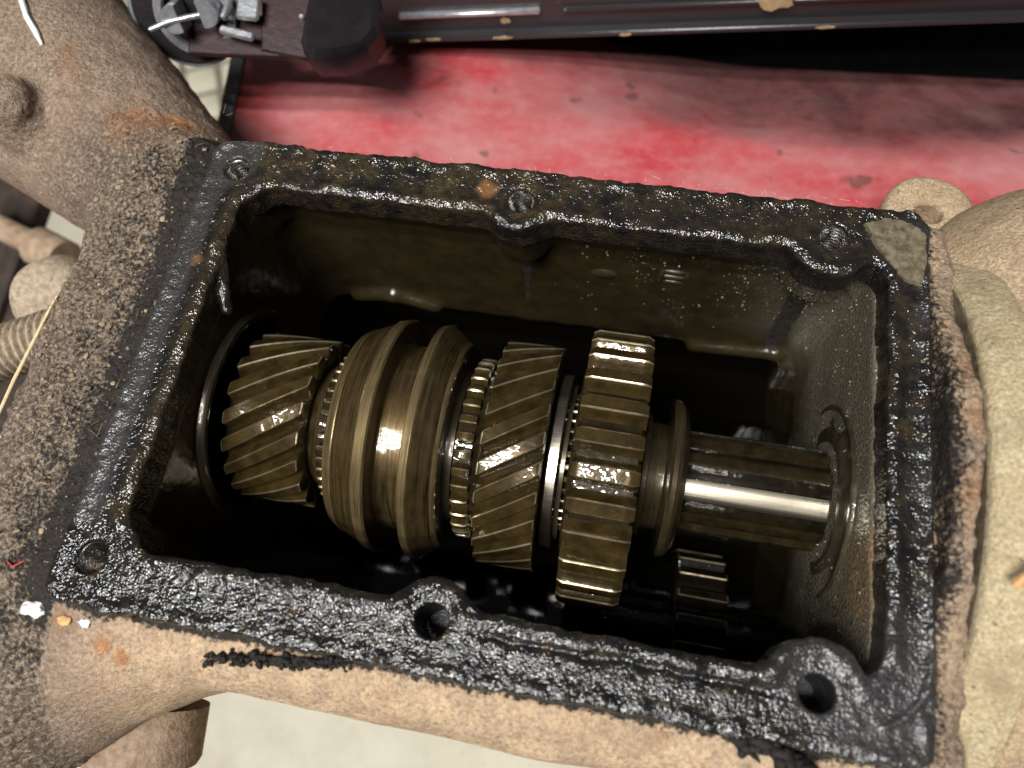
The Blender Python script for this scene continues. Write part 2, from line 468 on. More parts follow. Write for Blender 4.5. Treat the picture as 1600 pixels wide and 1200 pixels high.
M_ZINC = mat_plain('zinc_plated_steel', (0.30, 0.31, 0.33), (0.48, 0.49, 0.51), 3, 0.30, 0.7, 0.02, 5)
M_GREEN = mat_plain('green_webbing', (0.02, 0.075, 0.035), (0.04, 0.14, 0.065), 9, 0.85, 0, 0.05, 14)
def mat_floor():
    t = NT('cream_floor_paint')
    c = t.ramp(t.noise(0.25, 4, 0.6), [(0.3, (0.45, 0.415, 0.32)), (0.7, (0.53, 0.495, 0.39))])
    c = t.mix(t.ramp(t.noise(0.12, 5, 0.7, vec=t.map(t.vec, loc=(5, 5, 0))), [(0.5, 0.0), (0.75, 0.5)]), c, (0.33, 0.29, 0.21))
    c = t.mix(t.ramp(t.noise(1.6, 4, 0.75), [(0.62, 0.0), (0.70, 0.7)]), c, (0.16, 0.13, 0.09))
    return t.set(color=c, rough=0.6, normal=t.bump(t.noise(1.2, 3, 0.6), 0.05, 0.8), spec=0.4)
M_FLOOR = mat_floor()
M_PAD = mat_plain('cream_mat_rubber', (0.52, 0.48, 0.36), (0.64, 0.60, 0.46), 0.8, 0.7, 0, 0.05, 3)
M_STRAW = mat_plain('dry_straw', (0.50, 0.37, 0.20), (0.72, 0.58, 0.36), 5, 0.7, 0, 0.02)
M_WOOD = mat_plain('orange_wood_splinter', (0.46, 0.22, 0.08), (0.66, 0.40, 0.18), 6, 0.7, 0, 0.02)
M_WHITE = mat_plain('white_paint_flake', (0.55, 0.55, 0.55), (0.80, 0.80, 0.79), 8, 0.6, 0, 0.03)
M_CRUMB = mat_plain('dirt_crumb', (0.09, 0.065, 0.045), (0.42, 0.32, 0.20), 2.0, 0.9, 0, 0.03, 9, 0.2)
M_OIL = NT('clear_oil_bead').set(color=(0.10, 0.085, 0.055), rough=0.14, spec=1.0)
M_GREASE = mat_plain('dried_grease_clump', (0.008, 0.007, 0.007), (0.030, 0.026, 0.023), 5, 0.7, 0, 0.06, 9, 0.2)

# ------------------------------------------------------------------ gearbox housing
ORG = (0.9, 0.0, -17.0)
box = thing('gearbox_housing', ORG, 'rusty cast iron gearbox housing lying open with a greasy black cover flange', 'gearbox')
AXY, AXZ = -0.30, -6.0
HOLES = [(-11, 7.415), (0, 7.415), (11, 7.415), (-11, -7.415), (0, -7.415), (11, -7.415)]

def opening2d(x, y):
    d = sd_box2(x, y, (1.22, -0.10), (11.55, 6.83), 1.1)
    for i, (hx, hy) in enumerate(HOLES):
        r = 1.28 if hx == 0 else 1.5
        d = smax(d, -(np.sqrt((x - hx) ** 2 + (y - hy) ** 2) - r), 0.35)
    return d
# cover flange
def build_flange():
    h = 0.06
    lo = np.array([-12.7, -9.5, -1.35]); hi = np.array([14.7, 9.4, 0.42])
    X, Y, Z = grid(lo, hi, h)
    x2 = X[:, :, 0]; y2 = Y[:, :, 0]
    x2, y2 = np.broadcast_arrays(x2, y2)
    P2 = np.stack([x2.ravel(), y2.ravel(), np.zeros(x2.size)], 1)
    wob = (fbm(P2, 0.9, 4, 0.6) * 0.13 + fbm(P2, 3.5, 2, 0.6, 40) * 0.06).reshape(x2.shape)
    din = opening2d(x2, y2) - wob * 0.9           # >0 on the metal
    dout = sd_box2(x2, y2, (0.97, -0.08), (13.17, 8.83), 0.7) + wob * 1.1
    dh = np.full(x2.shape, 9.0)
    for hx, hy in HOLES: dh = np.minimum(dh, np.sqrt((x2 - hx) ** 2 + (y2 - hy) ** 2) - 0.50)
    # top relief
    lump = fbm(P2, 2.6, 3, 0.6, 9).reshape(x2.shape); fine = fbm(P2, 6.0, 2, 0.6, 70).reshape(x2.shape)
    near = sstep(-5.6, -7.2, y2); left = sstep(-10.0, -10.8, x2) * (1 - near); right = sstep(12.4, 12.9, x2); far = sstep(5.8, 6.8, y2)
    bead = np.exp(-((din - 0.28) / 0.22) ** 2) * (0.10 + 0.10 * fbm(P2, 1.7, 2, 0.5, 5).reshape(x2.shape))
    outer = np.exp(-((dout + 0.22) / 0.18) ** 2) * (0.05 + 0.08 * lump)
    H = bead + outer * 0.8 + lump * (0.028 + 0.008 * near + 0.02 * far) + fine * (0.022 + 0.012 * near)
    H = H + left * (sstep(1.15, 0.95, din) * 0.06 - 0.03)                  # smooth scraped strip outside a raised bead
    gr = np.exp(-((din - 0.62 + 0.1 * lump) / 0.09) ** 2) * near * sstep(1.2, 2.0, x2) * sstep(10.2, 9.4, x2)
    H = H - 0.13 * gr
    step = np.exp(-((din - 1.25) / 0.10) ** 2) * right
    H = H + 0.10 * step
    H = H * sstep(0.0, 0.25, dh)
    d2 = np.maximum(np.maximum(dout, -din), -dh)
    top = Z - H[:, :, None].astype(np.float32)
    bot = -1.2 - Z
    f = smax(np.maximum(top, bot), d2[:, :, None].astype(np.float32), 0.10)
    for a, b, r in (((-10.6, 3.9, -0.1), (-10.25, 2.9, -0.55), 0.34), ((-10.25, 2.9, -0.55), (-10.0, 2.0, -1.0), 0.26)):
        f = smin(f, sd_cone(X, Y, Z, a, b, r, r * 0.8) - 0.12 * lump[:, :, None], 0.15)
    V, Q = surface_nets(f.astype(np.float32), lo, h)
    vx, vy = V[:, 0], V[:, 1]
    n1 = fbm(V, 0.7, 4, 0.6, 21); n2 = fbm(V, 1.9, 3, 0.6, 33)
    dinv = opening2d(vx, vy)
    farv = sstep(6.3, 6.9, vy); nearv = sstep(-6.0, -6.8, vy); leftv = sstep(-10.0, -10.5, vx)
    brown = np.clip(farv * sstep(-0.35, 0.5, n2 + 0.1) * (0.35 + 0.6 * sstep(7.0, -1.0, vx)) + leftv * (1 - nearv) * sstep(0.75, 0.2, dinv) * 0.6 + sstep(12.5, 13, vx) * sstep(0.1, 0.4, n2) * 0.5, 0, 1)
    matte = np.clip(leftv * (1 - nearv) * sstep(0.7, 1.1, dinv) * 0.9 + sstep(0.3, 0.6, n1) * 0.5 * nearv + sstep(13.0, 13.6, vx) * sstep(-0.2, 0.2, n1) * 0.6, 0, 1)
    rust = np.zeros(len(V))
    for cx, cy, r in ((-11.3, 3.3, 0.40), (-1.3, 7.8, 0.45)):
        rust = np.maximum(rust, sstep(r, r * 0.3, np.hypot(vx - cx, vy - cy) + 0.35 * n2))
    return obj('cover_flange', V, Q, M_FLANGE, box, ORG, attrs=dict(brown=brown, matte=np.clip(matte + 0.8 * sstep(3.2, 1.2, np.hypot(vx - 12.4, vy + 7.2) + n1), 0, 1), rust=rust * 0.6))
build_flange()

def subdivide(v, q):
    """each quad into four, shared edge midpoints"""
    E = np.stack([q, np.roll(q, -1, 1)], 2).reshape(-1, 2); E.sort(1)
    key = E[:, 0].astype(np.int64) * len(v) + E[:, 1]
    u, first, inv = np.unique(key, return_index=True, return_inverse=True)
    mid = v[E[first]].mean(1); cen = v[q].mean(1)
    m = (inv.reshape(-1, 4) + len(v)); c = np.arange(len(q)) + len(v) + len(mid)
    out = [np.stack([q[:, k], m[:, k], c, m[:, k - 1]], 1) for k in range(4)]
    return np.concatenate([v, mid, cen]), np.concatenate(out).astype(np.int32)
def vnormals(v, q):
    fn = np.cross(v[q[:, 2]] - v[q[:, 0]], v[q[:, 3]] - v[q[:, 1]])
    N = np.zeros_like(v)
    for k in range(4):
        for a in range(3): N[:, a] += np.bincount(q[:, k], fn[:, a], len(v))
    return N / (np.linalg.norm(N, axis=1)[:, None] + 1e-12)
def build_case():
    h = 0.16
    lo = np.array([-29.0, -17.5, -17.6]); hi = np.array([15.8, 19.0, 3.6])
    X, Y, Z = grid(lo, hi, h)
    d = sd_box3(X, Y, Z, (0.9, -0.30, -10.1), (13.3, 10.35, 9.2), 1.9)
    d = smin(d, sd_box3(X, Y, Z, (1.0, 9.0, -13.5), (12.2, 3.6, 4.2), 0.6), 0.5)
    d = smin(d, sd_box3(X, Y, Z, (-14.0, 0.3, -3.6), (2.55, 8.4, 3.0), 0.5), 0.8)
    d = smin(d, sd_cone(X, Y, Z, (-13.3, 6.6, -3.4), (-27.5, 15.6, -2.6), 2.9, 6.0), 1.6)
    d = smin(d, sd_cone(X, Y, Z, (-12.4, -8.7, -5.3), (-27.0, -16.4, -7.0), 4.1, 7.6), 2.2)
    d = smin(d, sd_box3(X, Y, Z, (14.2, -0.2, -8.0), (0.95, 9.2, 7.4), 0.45), 0.4)
    d = smin(d, smax(np.sqrt((Y - 0.1) ** 2 + (Z + 9.3) ** 2) - 10.65, np.abs(X - 14.55) - 0.42, 0.2), 0.9)
    d = smin(d, sd_cone(X, Y, Z, (-20.5, 8.6, 0.3), (-20.2, 8.4, 1.2), 1.35, 0.95), 0.5)
    # gear chamber
    c2 = sd_box2(X, Y, (1.2, 0.1), (11.5, 7.45), 1.2) + 0.035 * np.maximum(-Z - 1.0, 0)
    for i, (hx, hy) in enumerate(HOLES):
        r = (1.30 if hx == 0 else 1.5) + 0.10 * np.minimum(Z, 0)
        bs = np.maximum(np.sqrt((X - hx) ** 2 + (Y - hy) ** 2) - np.maximum(r, 0.05), -2.6 - 0.2 * (i == 1) - Z)
        c2 = smax(c2, -bs, 0.5)
    cav = smax(c2, -16.9 - Z, 0.8)
    pto = smax(sd_box2(X, Z, (1.0, -15.8), (11.35, 6.2), 1.1), np.abs(Y - 4.0) - 7.6, 0.5)
    pto = np.maximum(pto, -16.7 - Z)
    cav = smin(cav, pto, 0.35)
    for a, b in (((-8.5, 7.20, -9.0), (-6.6, 7.20, -8.5)), ((-6.6, 7.20, -8.5), (-4.6, 7.20, -9.1)), ((7.6, 7.20, -9.6), (11.3, 7.20, -9.3)), ((11.3, 7.20, -9.3), (11.9, 7.12, -10.1)), ((11.9, 7.12, -10.1), (12.0, 7.12, -12.5))):
        cav = smax(cav, -sd_cone(X, Y, Z, a, b, 0.34, 0.34), 0.25)
    bore = np.maximum(np.sqrt((Y - AXY) ** 2 + (Z - AXZ) ** 2) - 3.85, np.abs(X + 10.6) - 1.2)
    cav = np.minimum(cav, bore)
    d = smax(d, -cav, 0.25)
    for hx, hy in HOLES:
        d = np.maximum(d, -np.maximum(np.sqrt((X - hx) ** 2 + (Y - hy) ** 2) - 0.62, -2.2 - Z))
    d = d.astype(np.float32)
    # casting texture and caked dirt, in a narrow band only
    B = np.argwhere(np.abs(d) < 0.4)
    PB = B * h + lo
    inside = (opening2d(PB[:, 0], PB[:, 1]) < 0.7) & (PB[:, 2] < 0.3)
    cake = sstep(-12.4, -13.2, PB[:, 0]) * sstep(-19, -16.5, PB[:, 0]) + sstep(14.0, 14.4, PB[:, 0])
    nz = fbm(PB, 1.3, 4, 0.6, 3) * 0.10 * (0.5 + 1.0 * cake) + fbm(PB, 0.35, 2, 0.5, 51) * 0.14
    nz = np.where(inside, fbm(PB, 0.8, 2, 0.5, 8) * 0.05, nz)
    d[B[:, 0], B[:, 1], B[:, 2]] -= nz.astype(np.float32)
    V, Q = surface_nets(d, lo, h)
    C = V[Q].mean(1)
    inn = (opening2d(C[:, 0], C[:, 1]) < 1.15) & (C[:, 2] < -0.2) & (C[:, 0] > -15)
    inn |= (C[:, 2] < -9) & (C[:, 1] > 0) & (C[:, 1] < 11.9) & (np.abs(C[:, 0] - 1) < 11.6)
    def sub(mask):
        q = Q[mask]; u, inv = np.unique(q, return_inverse=True)
        return V[u], inv.reshape(q.shape).astype(np.int32)
    v, q = sub(~inn)
    v, q = subdivide(v, q)
    x, y, z = v.T
    cake = np.clip(sstep(-11.9, -12.8, x) * sstep(-21, -16.5, x) * sstep(10.5, 8.5, y) + sstep(13.9, 14.3, x), 0, 1)
    cl = sstep(-0.2, 0.4, fbm(v, 0.7, 2, 0.5, 77))
    amp = 0.018 + cake * (0.05 + 0.12 * cl)
    v = v + vnormals(v, q) * (amp * fbm(v, 3.6, 3, 0.65, 91))[:, None]
    n1 = fbm(v, 0.55, 4, 0.6, 4); n2 = fbm(v, 1.6, 5, 0.7, 14)
    do = sd_box2(x, y, (0.97, -0.08), (13.17, 8.83), 0.7)
    L = sstep(-11.9, -12.4, x)
    gl = L * (sstep(1.35, 0.55, do + 0.55 * n1 + 0.9 * n2) + 0.72 * sstep(5.0, 1.0, do + 1.4 * n1) * sstep(-0.45, 0.35, n2 + 0.5 * n1))
    gl = gl * sstep(9.8, 8.6, y + n1) + L * sstep(1.6, 0.7, do + 0.6 * n2) * sstep(8.0, 8.8, y)
    Rr = sstep(13.9, 14.2, x)
    gr = Rr * (0.85 * sstep(0.70, -0.2, do + 0.35 * n2 + 0.2 * n1) + 0.25 * sstep(0.1, 0.5, n2))
    gn = sstep(0.30, 0.0, do + 0.25 * n2) * (1 - L) * (1 - Rr)
    grease = np.clip(gl + gr + gn, 0, 1)
    rust = np.zeros(len(v))
    for cx, cy, r in ((-15.8, 8.6, 1.3), (-14.4, 9.5, 0.9), (-10.2, -9.9, 0.35), (-9.6, -10.1, 0.3), (-5.6, -11.0, 0.5), (-2.5, -11.4, 0.8), (14.6, -1.4, 1.0), (14.7, 0.8, 0.9), (14.7, 2.6, 0.7), (-15.5, -11.6, 0.5), (-15.0, -10.7, 0.4)):
        rust = np.maximum(rust, sstep(r, r * 0.25, np.hypot(x - cx, y - cy) + 0.9 * r * n2))
    pale = np.clip(sstep(-8.4, -9.3, y) * sstep(-12, -9, x) + Rr * 0.95 * sstep(-0.5, 0.2, n1), 0, 1)  # near side paler, its strong light put into the colour; right end tan
    pale = pale * (0.55 + 0.45 * sstep(-0.3, 0.3, n2))
    obj('case', v, q, M_CASE, box, ORG, attrs=dict(grease=grease, rust=rust * np.where(x > 13.9, 0.5, 0.75), pale=pale, soil=np.clip(L * sstep(-21, -15.5, x - 1.5 * n1) * sstep(9.6, 7.5, y + 2 * n1) + Rr * 0.5, 0, 1)))
    global CASEV
    CASEV = v
    v, q = sub(inn)
    x, y, z = v.T
    n2 = fbm(v, 1.3, 3, 0.6, 24)
    grey = sstep(11.2, 12.2, x) * sstep(-11, -6, z + n2) + 0.45 * sstep(7.5, 11.5, x + n2) * sstep(-9, -6, z)
    rust = sstep(11.8, 12.2, x) * sstep(1.7, 0.6, np.hypot(y + 3.6, (z + 1.6) * 0.7) + n2 * 0.8)
    obj('gear_chamber', v, q, M_CAV, box, ORG, attrs=dict(grey=np.clip(grey, 0, 1), rust=rust))
    return v, q
CAVV, CAVQ = build_case()
_cz = {}
for (a, b), c in zip(np.floor(CASEV[:, :2] / 0.2).astype(int).tolist(), CASEV[:, 2].tolist()):
    if c > _cz.get((a, b), -99): _cz[(a, b)] = c
def surf_z(x, y, dflt=-0.6): return _cz.get((int(math.floor(x / 0.2)), int(math.floor(y / 0.2))), dflt)

# threaded bolt holes
def bolt_hole(hx, hy, mat, r0=0.455, amp=0.05, depth=2.1):
    ns, nz = 40, 72
    V = []; F = []
    for i in range(nz + 1):
        z = -0.02 - depth * i / nz
        for k in range(ns):
            th = 2 * math.pi * k / ns
            ph = (z / 0.15 + k / ns) % 1.0
            r = r0 + 0.05 - amp * (1 - abs(2 * ph - 1)) * 1.6
            if z > -0.14: r = r0 + 0.06 + (z + 0.14) * 0.25
            V.append((hx + r * math.cos(th), hy + r * math.sin(th), z))
    for i in range(nz):
        for k in range(ns):
            k2 = (k + 1) % ns
            F.append([i * ns + k, i * ns + k2, (i + 1) * ns + k2, (i + 1) * ns + k])
    F.append([nz * ns + k for k in range(ns)])
    return obj('bolt_hole', V, F, mat, box, ORG, sharp=60)
for i, (hx, hy) in enumerate(HOLES):
    greasy = i in (4, 5)
    o = bolt_hole(hx, hy, M_HOLE if greasy else M_THREAD, amp=0.012 if greasy else 0.05)
    o['label'] = 'bolt hole clogged with black grease' if greasy else 'bolt hole with bright wet threads'

# raised casting marks on the far chamber wall
def blob(mb, c, r, seg=14, rings=7):
    V = []; F = []
    for i in range(rings + 1):
        a = math.pi * i / rings
        for k in range(seg):
            t = 2 * math.pi * k / seg
            V.append((c[0] + r[0] * math.sin(a) * math.cos(t), c[1] + r[1] * math.cos(a), c[2] + r[2] * math.sin(a) * math.sin(t)))
    for i in range(rings):
        for k in range(seg):
            k2 = (k + 1) % seg
            F.append([i * seg + k, i * seg + k2, (i + 1) * seg + k2, (i + 1) * seg + k])
    mb.add(V, F)
wallY = lambda z: 7.55 - 0.035 * max(-z - 1, 0)
mb = MB(); blob(mb, (3.26, wallY(-4.5) + 0.03, -4.5), (0.62, 0.17, 0.34)); 
M_MARK = mat_plain('oiled_casting_mark', (0.016, 0.012, 0.0055), (0.034, 0.026, 0.012), 3, 0.3, 0, 0.03)
mb.obj('casting_mark', M_MARK, box, ORG)['label'] = 'oval raised casting mark'
mb = MB()
for dz, w in ((0.36, 0.50), (-0.02, 0.55), (-0.40, 0.50)):
    blob(mb, (6.05, wallY(-4.1) + 0.03, -4.1 + dz), (w, 0.15, 0.14))
for dx in (-0.5, 0.5): blob(mb, (6.05 + dx, wallY(-4.1) + 0.03, -4.1), (0.13, 0.14, 0.42))
mb.obj('casting_mark', M_MARK, box, ORG)['label'] = 'raised casting numeral like an 8'

# bearing seats
mb = MB()
mb.lathe([(-10.30, 3.86), (-10.05, 3.95), (-9.98, 4.10), (-10.0, 4.26), (-10.12, 4.34), (-10.35, 4.36), (-10.35, 3.86)], 96, (np.eye(3), (0, AXY, AXZ)), close=False)
mb.obj('snap_ring', M_DSTEEL, box, ORG)
mb = MB()
mb.lathe([(x + 0.36, r) for x, r in ((12.75, 2.2), (12.22, 2.22), (12.14, 2.3), (12.14, 2.75), (12.22, 2.85), (12.24, 3.45), (12.16, 3.52), (12.16, 3.66), (12.26, 3.74), (12.75, 3.74))], 96, (np.eye(3), (0, AXY, AXZ)), close=False)
M_RACE = mat_gear('oil_filmed_bearing_retainer', (0.022, 0.018, 0.010), (0.050, 0.042, 0.025), rough=0.35, coat=0.4, metal=0.2)
mb.obj('bearing_retainer', M_RACE, box, ORG)

# stuck patch of old gasket on the far right corner of the flange
gp = [(11.95, 8.0), (12.69, 8.32), (13.45, 8.2), (13.95, 7.78), (13.97, 6.64), (13.80, 5.80), (13.25, 5.95), (12.62, 6.69), (12.2, 7.4)]
def ragged(poly, z0, th, amp, seed, n=10):
    rnd = random.Random(seed); ring = []
    for i in range(len(poly)):
        a = np.array(poly[i]); b = np.array(poly[(i + 1) % len(poly)])
        for k in range(n): ring.append(a + (b - a) * k / n + np.array([rnd.uniform(-amp, amp), rnd.uniform(-amp, amp)]))
    c = np.mean(ring, 0); m = len(ring); V = []; F = []
    for f, z in ((1.0, z0), (0.97, z0 + th), (0.6, z0 + th * 1.15), (0.25, z0 + th * 1.1)):
        for p in ring: 
            q = c + (p - c) * f; V.append((q[0], q[1], z + rnd.uniform(-0.008, 0.008)))
    V.append((c[0], c[1], z0 + th))
    for j in range(3):
        for k in range(m): F.append([j * m + k, j * m + (k + 1) % m, (j + 1) * m + (k + 1) % m, (j + 1) * m + k])
    for k in range(m): F.append([3 * m + k, 3 * m + (k + 1) % m, 4 * m])
    return V, F
V, F = ragged(gp, 0.0, 0.15, 0.035, 3)
obj('gasket_remnant', V, F, M_GASKET, box, ORG, sharp=60)

# rear cover plate, its gasket and the tail housing
mb = MB()
RC = (0, 0.1, -9.3)
mb.lathe([(15.05, 3.0), (15.05, 10.75), (15.12, 10.9), (15.3, 11.0), (16.2, 11.25), (16.5, 11.2), (16.6, 11.05), (16.6, 3.0)], 160, (np.eye(3), RC), close=False)
mb.obj('rear_cover', M_COVER, box, ORG)
mb = MB()
mb.lathe([(14.98, 4.0), (14.98, 10.72), (15.06, 10.72), (15.06, 4.0)], 160, (np.eye(3), RC), close=False)
mb.obj('gasket', M_GASKET, box, ORG)
def organic(name, fn, lo, hi, h, mat, amp=0.06, **kw):
    lo = np.array(lo, float); X, Y, Z = grid(lo, hi, h)
    d = (fn(X, Y, Z) + 0 * X + 0 * Y + 0 * Z).astype(np.float32)
    B = np.argwhere(np.abs(d) < 0.5); PB = B * h + lo
    d[B[:, 0], B[:, 1], B[:, 2]] -= (fbm(PB, 1.0, 3, 0.6, 3) * amp).astype(np.float32)
    V, Q = surface_nets(d, lo, h)
    return obj(name, V, Q, mat, box, ORG, **kw)
organic('tail_housing', lambda X, Y, Z: smin(smin(np.sqrt((X - 20.7) ** 2 + (Y - 6.5) ** 2 + (Z + 5.3) ** 2) - 6.65,
        np.maximum(np.sqrt((Y - 0.1) ** 2 + (Z + 9.3) ** 2) - 11.0 + 0.12 * (X - 16.6), 16.7 - X), 0.5), 99 + 0 * X, 0.1),
        (13.0, -13, -12.5), (23, 14.6, 2.6), 0.2, M_TAIL)
organic('lifting_lug', lambda X, Y, Z: smin(smax(smax(np.sqrt((X - 15.6) ** 2 + (Y - 11.3) ** 2) - 1.8, np.abs(Z + 4.0 - 0.0 * X) - 0.75, 0.5), -(np.sqrt(((X - 15.5) * 0.7) ** 2 + (Y - 11.25) ** 2) - 0.40), 0.2),
        sd_cone(X, Y, Z, (15.6, 9.6, -5.0), (15.6, 7.6, -6.5), 1.2, 2.0), 0.5),
        (12.5, 7, -8), (18.5, 14.4, -2.4), 0.12, M_TAIL)
# drain boss on the near left underside
mb = MB(); fr = frame((0.10, -1, -0.12))
mb.lathe([(0, 2.25), (1.9, 2.25), (2.15, 2.12), (2.2, 1.9), (2.2, 1.75), (6.5, 1.3)], 48, (fr, (-11.9, -12.0, -8.4)))
M_BOSS = mat_plain('brown_rusty_boss', (0.16, 0.105, 0.07), (0.33, 0.24, 0.165), 3, 0.85, 0, 0.08, 6, 0.25)
mb.obj('drain_boss', M_BOSS, box, ORG)
# big bolt head on the bell arm
mb = MB(); fr = frame((0.15, -0.25, 1.0))
mb.lathe([(-0.8, 1.05), (0.0, 1.05), (0.35, 0.98), (0.62, 0.72), (0.72, 0.3)], 6 * 4, (fr, (-20.45, 8.55, 1.05)))
mb.obj('bolt_head', M_BOSS, box, ORG, sharp=30)

# ------------------------------------------------------------------ gears
M_EDGE = mat_gear('worn_edge_highlight', (0.30, 0.24, 0.14), (0.60, 0.50, 0.34), rough=0.30, coat=0.5, metal=0.9)  # worn tip corners, their edge highlights put into a brighter steel
def tooth_mesh(name, r0, r1, half, w0, w1, wt, helix, mat, cham=0.0, nseg=6, thdir=1, flare=1.35):
    """one tooth at +z (angle 0), extruded along x with a helix; widths in cm at root, mid, tip"""
    rm = r0 + (r1 - r0) * 0.5
    prof = [(-w0 * flare * 0.5, r0 - 0.06), (-w0 * 0.5, r0 + (r1 - r0) * 0.16), (-w1 * 0.5, rm), (-(wt * 0.5 + 0.02), r1 - 0.05), (-wt * 0.5 + 0.03, r1),
            (wt * 0.5 - 0.03, r1), (wt * 0.5 + 0.02, r1 - 0.05), (w1 * 0.5, rm), (w0 * 0.5, r0 + (r1 - r0) * 0.16), (w0 * flare * 0.5, r0 - 0.06)]
    n = len(prof)
    xs = [-half] + [-half + cham] * (cham > 0) + list(np.linspace(-half, half, nseg + 1)[1:-1]) + [half - cham] * (cham > 0) + [half]
    V = []; F = []
    for j, x in enumerate(xs):
        end = cham > 0 and j in (0, len(xs) - 1)
        for (t, r) in prof:
            if end: rr = r0 - 0.06 + (r - r0 + 0.06) * max(0.0, 1 - 0.55 * cham / max(r1 - r0, .01)); tt = t * 0.80
            else: rr, tt = r, t
            a = tt / rr + math.tan(helix) * x / r1
            V.append((x, -rr * math.sin(a), rr * math.cos(a)))
    for j in range(len(xs) - 1):
        for k in range(n - 1):
            F.append([j * n + k, (j + 1) * n + k, (j + 1) * n + k + 1, j * n + k + 1])
    F.append(list(range(n))); F.append([(len(xs) - 1) * n + k for k in range(n)][::-1])
    me = np_mesh(name, V, F, mat, sharp=32)
    me.materials.append(M_EDGE)
    mi = [1 if k in (3, 5) or (0 < cham < 0.1 and j in (0, len(xs) - 2) and 3 <= k <= 5) else 0 for j in range(len(xs) - 1) for k in range(n - 1)] + [0, 0]
    me.polygons.foreach_set('material_index', mi)
    return me
def ring_of(name, me, n, parent, x=0.0, ph=0.0, jit=0.0):
    for k in range(n):
        link(name, me, parent, (x, 0, 0), (2 * math.pi * (k + ph) / n, 0, 0))
def lathe_part(name, prof, mat, parent, seg=96, close=True, sharp=30):
    mb = MB(); mb.lathe(prof, seg, close=close)
    return mb.obj(name, mat, parent, sharp=sharp)

AX = lambda x: (x, AXY, AXZ)
# input gear
g = thing('input_gear', AX(-8.35), 'leftmost brown oily helical gear set in the left bore of the gearbox', 'gear')
lathe_part('gear_body', [(-3.2, 2.3), (-1.62, 2.3), (-1.60, 2.78), (-1.5, 2.80), (1.40, 2.80), (1.48, 2.78), (1.5, 2.3), (1.75, 2.2), (1.75, 1.0)], M_GEAR_D, g)
ring_of('tooth', tooth_mesh('tooth', 2.78, 3.42, 1.5, 0.80, 0.68, 0.50, math.radians(-33), M_GEAR, cham=0.05), 19, g, ph=0.3)
lathe_part('cone_hub', [(1.4, 1.2), (1.42, 2.35), (1.6, 2.55), (2.0, 2.75), (2.05, 2.85), (2.35, 2.85), (2.4, 1.2)], M_RING, g)
# synchro sleeve
g = thing('synchro_sleeve', AX(-3.35), 'golden grooved synchroniser sleeve with two wide scored rings', 'sleeve')
lathe_part('grooved_ring', [(-2.40, 2.9), (-2.37, 3.70), (-2.27, 3.96), (-1.95, 4.14), (-1.0, 4.56), (-0.94, 4.62), (-0.56, 4.70), (-0.49, 4.62), (-0.45, 3.80), (-0.38, 3.72), (0.58, 3.70), (0.66, 3.80), (0.70, 4.52),
    (0.76, 4.64), (1.04, 4.70), (1.10, 4.64), (1.85, 4.10), (1.94, 4.02), (1.96, 3.9), (1.96, 3.0)], M_RING, g, 160, sharp=9)
for prof in ([(-2.31, 3.90), (-2.275, 3.975), (-1.96, 4.155), (-1.90, 4.16)], [(-1.0, 4.572), (-0.94, 4.634), (-0.56, 4.714), (-0.50, 4.64)], [(0.71, 4.56), (0.755, 4.652), (1.04, 4.714), (1.10, 4.652)], [(1.80, 4.15), (1.855, 4.112), (1.945, 4.03), (1.965, 3.95)]):
    lathe_part('edge_band', prof, M_BAND, g, 160, close=False, sharp=20)
lathe_part('hub', [(-2.3, 1.6), (-2.3, 3.0), (2.25, 3.05), (2.25, 1.6)], M_DSTEEL, g)
lathe_part('blocker_ring', [(-3.0, 1.6), (-2.98, 2.86), (-2.45, 2.90), (-2.3, 2.7), (-2.3, 1.6)], M_GEAR_D, g)
ring_of('dog_tooth', tooth_mesh('dog_tooth', 2.92, 3.22, 0.22, 0.22, 0.21, 0.15, 0, M_GEAR, cham=0.06, nseg=2), 44, g, x=-2.62)
lathe_part('blocker_ring', [(2.3, 1.6), (2.3, 2.9), (2.5, 2.95), (2.6, 1.6)], M_GEAR_D, g)
# helical gear with dog teeth
g = thing('helical_gear', AX(1.15), 'oily brown helical gear right of the grooved sleeve, ringed with small side teeth', 'gear')
lathe_part('gear_body', [(-2.2, 1.5), (-2.18, 3.12), (-1.55, 3.16), (-1.35, 3.4), (-1.08, 3.5), (-1.06, 3.78), (-1.0, 3.82), (1.03, 3.82), (1.08, 3.75), (1.1, 2.5), (1.3, 2.4), (1.3, 1.5)], M_GEAR_D, g)
ring_of('tooth', tooth_mesh('tooth', 3.80, 4.42, 1.10, 0.80, 0.64, 0.48, math.radians(-33), M_GEAR, cham=0.05), 26, g, ph=0.15)
ring_of('dog_tooth', tooth_mesh('dog_tooth', 3.14, 3.58, 0.32, 0.40, 0.36, 0.26, 0, M_GEAR, cham=0.12, nseg=2), 34, g, x=-1.80)
# oil hole in one helical tooth
# thrust washers between the gears
g = thing('thrust_washer', AX(2.62), 'bright steel thrust washer between the helical gear and the wide spur gear', 'washer')
lathe_part('washer_ring', [(-0.28, 1.6), (-0.28, 3.30), (-0.22, 3.38), (0.10, 3.40), (0.14, 3.36), (0.14, 1.6)], M_STEEL, g, sharp=25)
lathe_part('retaining_ring', [(0.17, 1.6), (0.17, 3.02), (0.21, 3.06), (0.36, 3.06), (0.38, 1.6)], M_DSTEEL, g)
mb = MB()
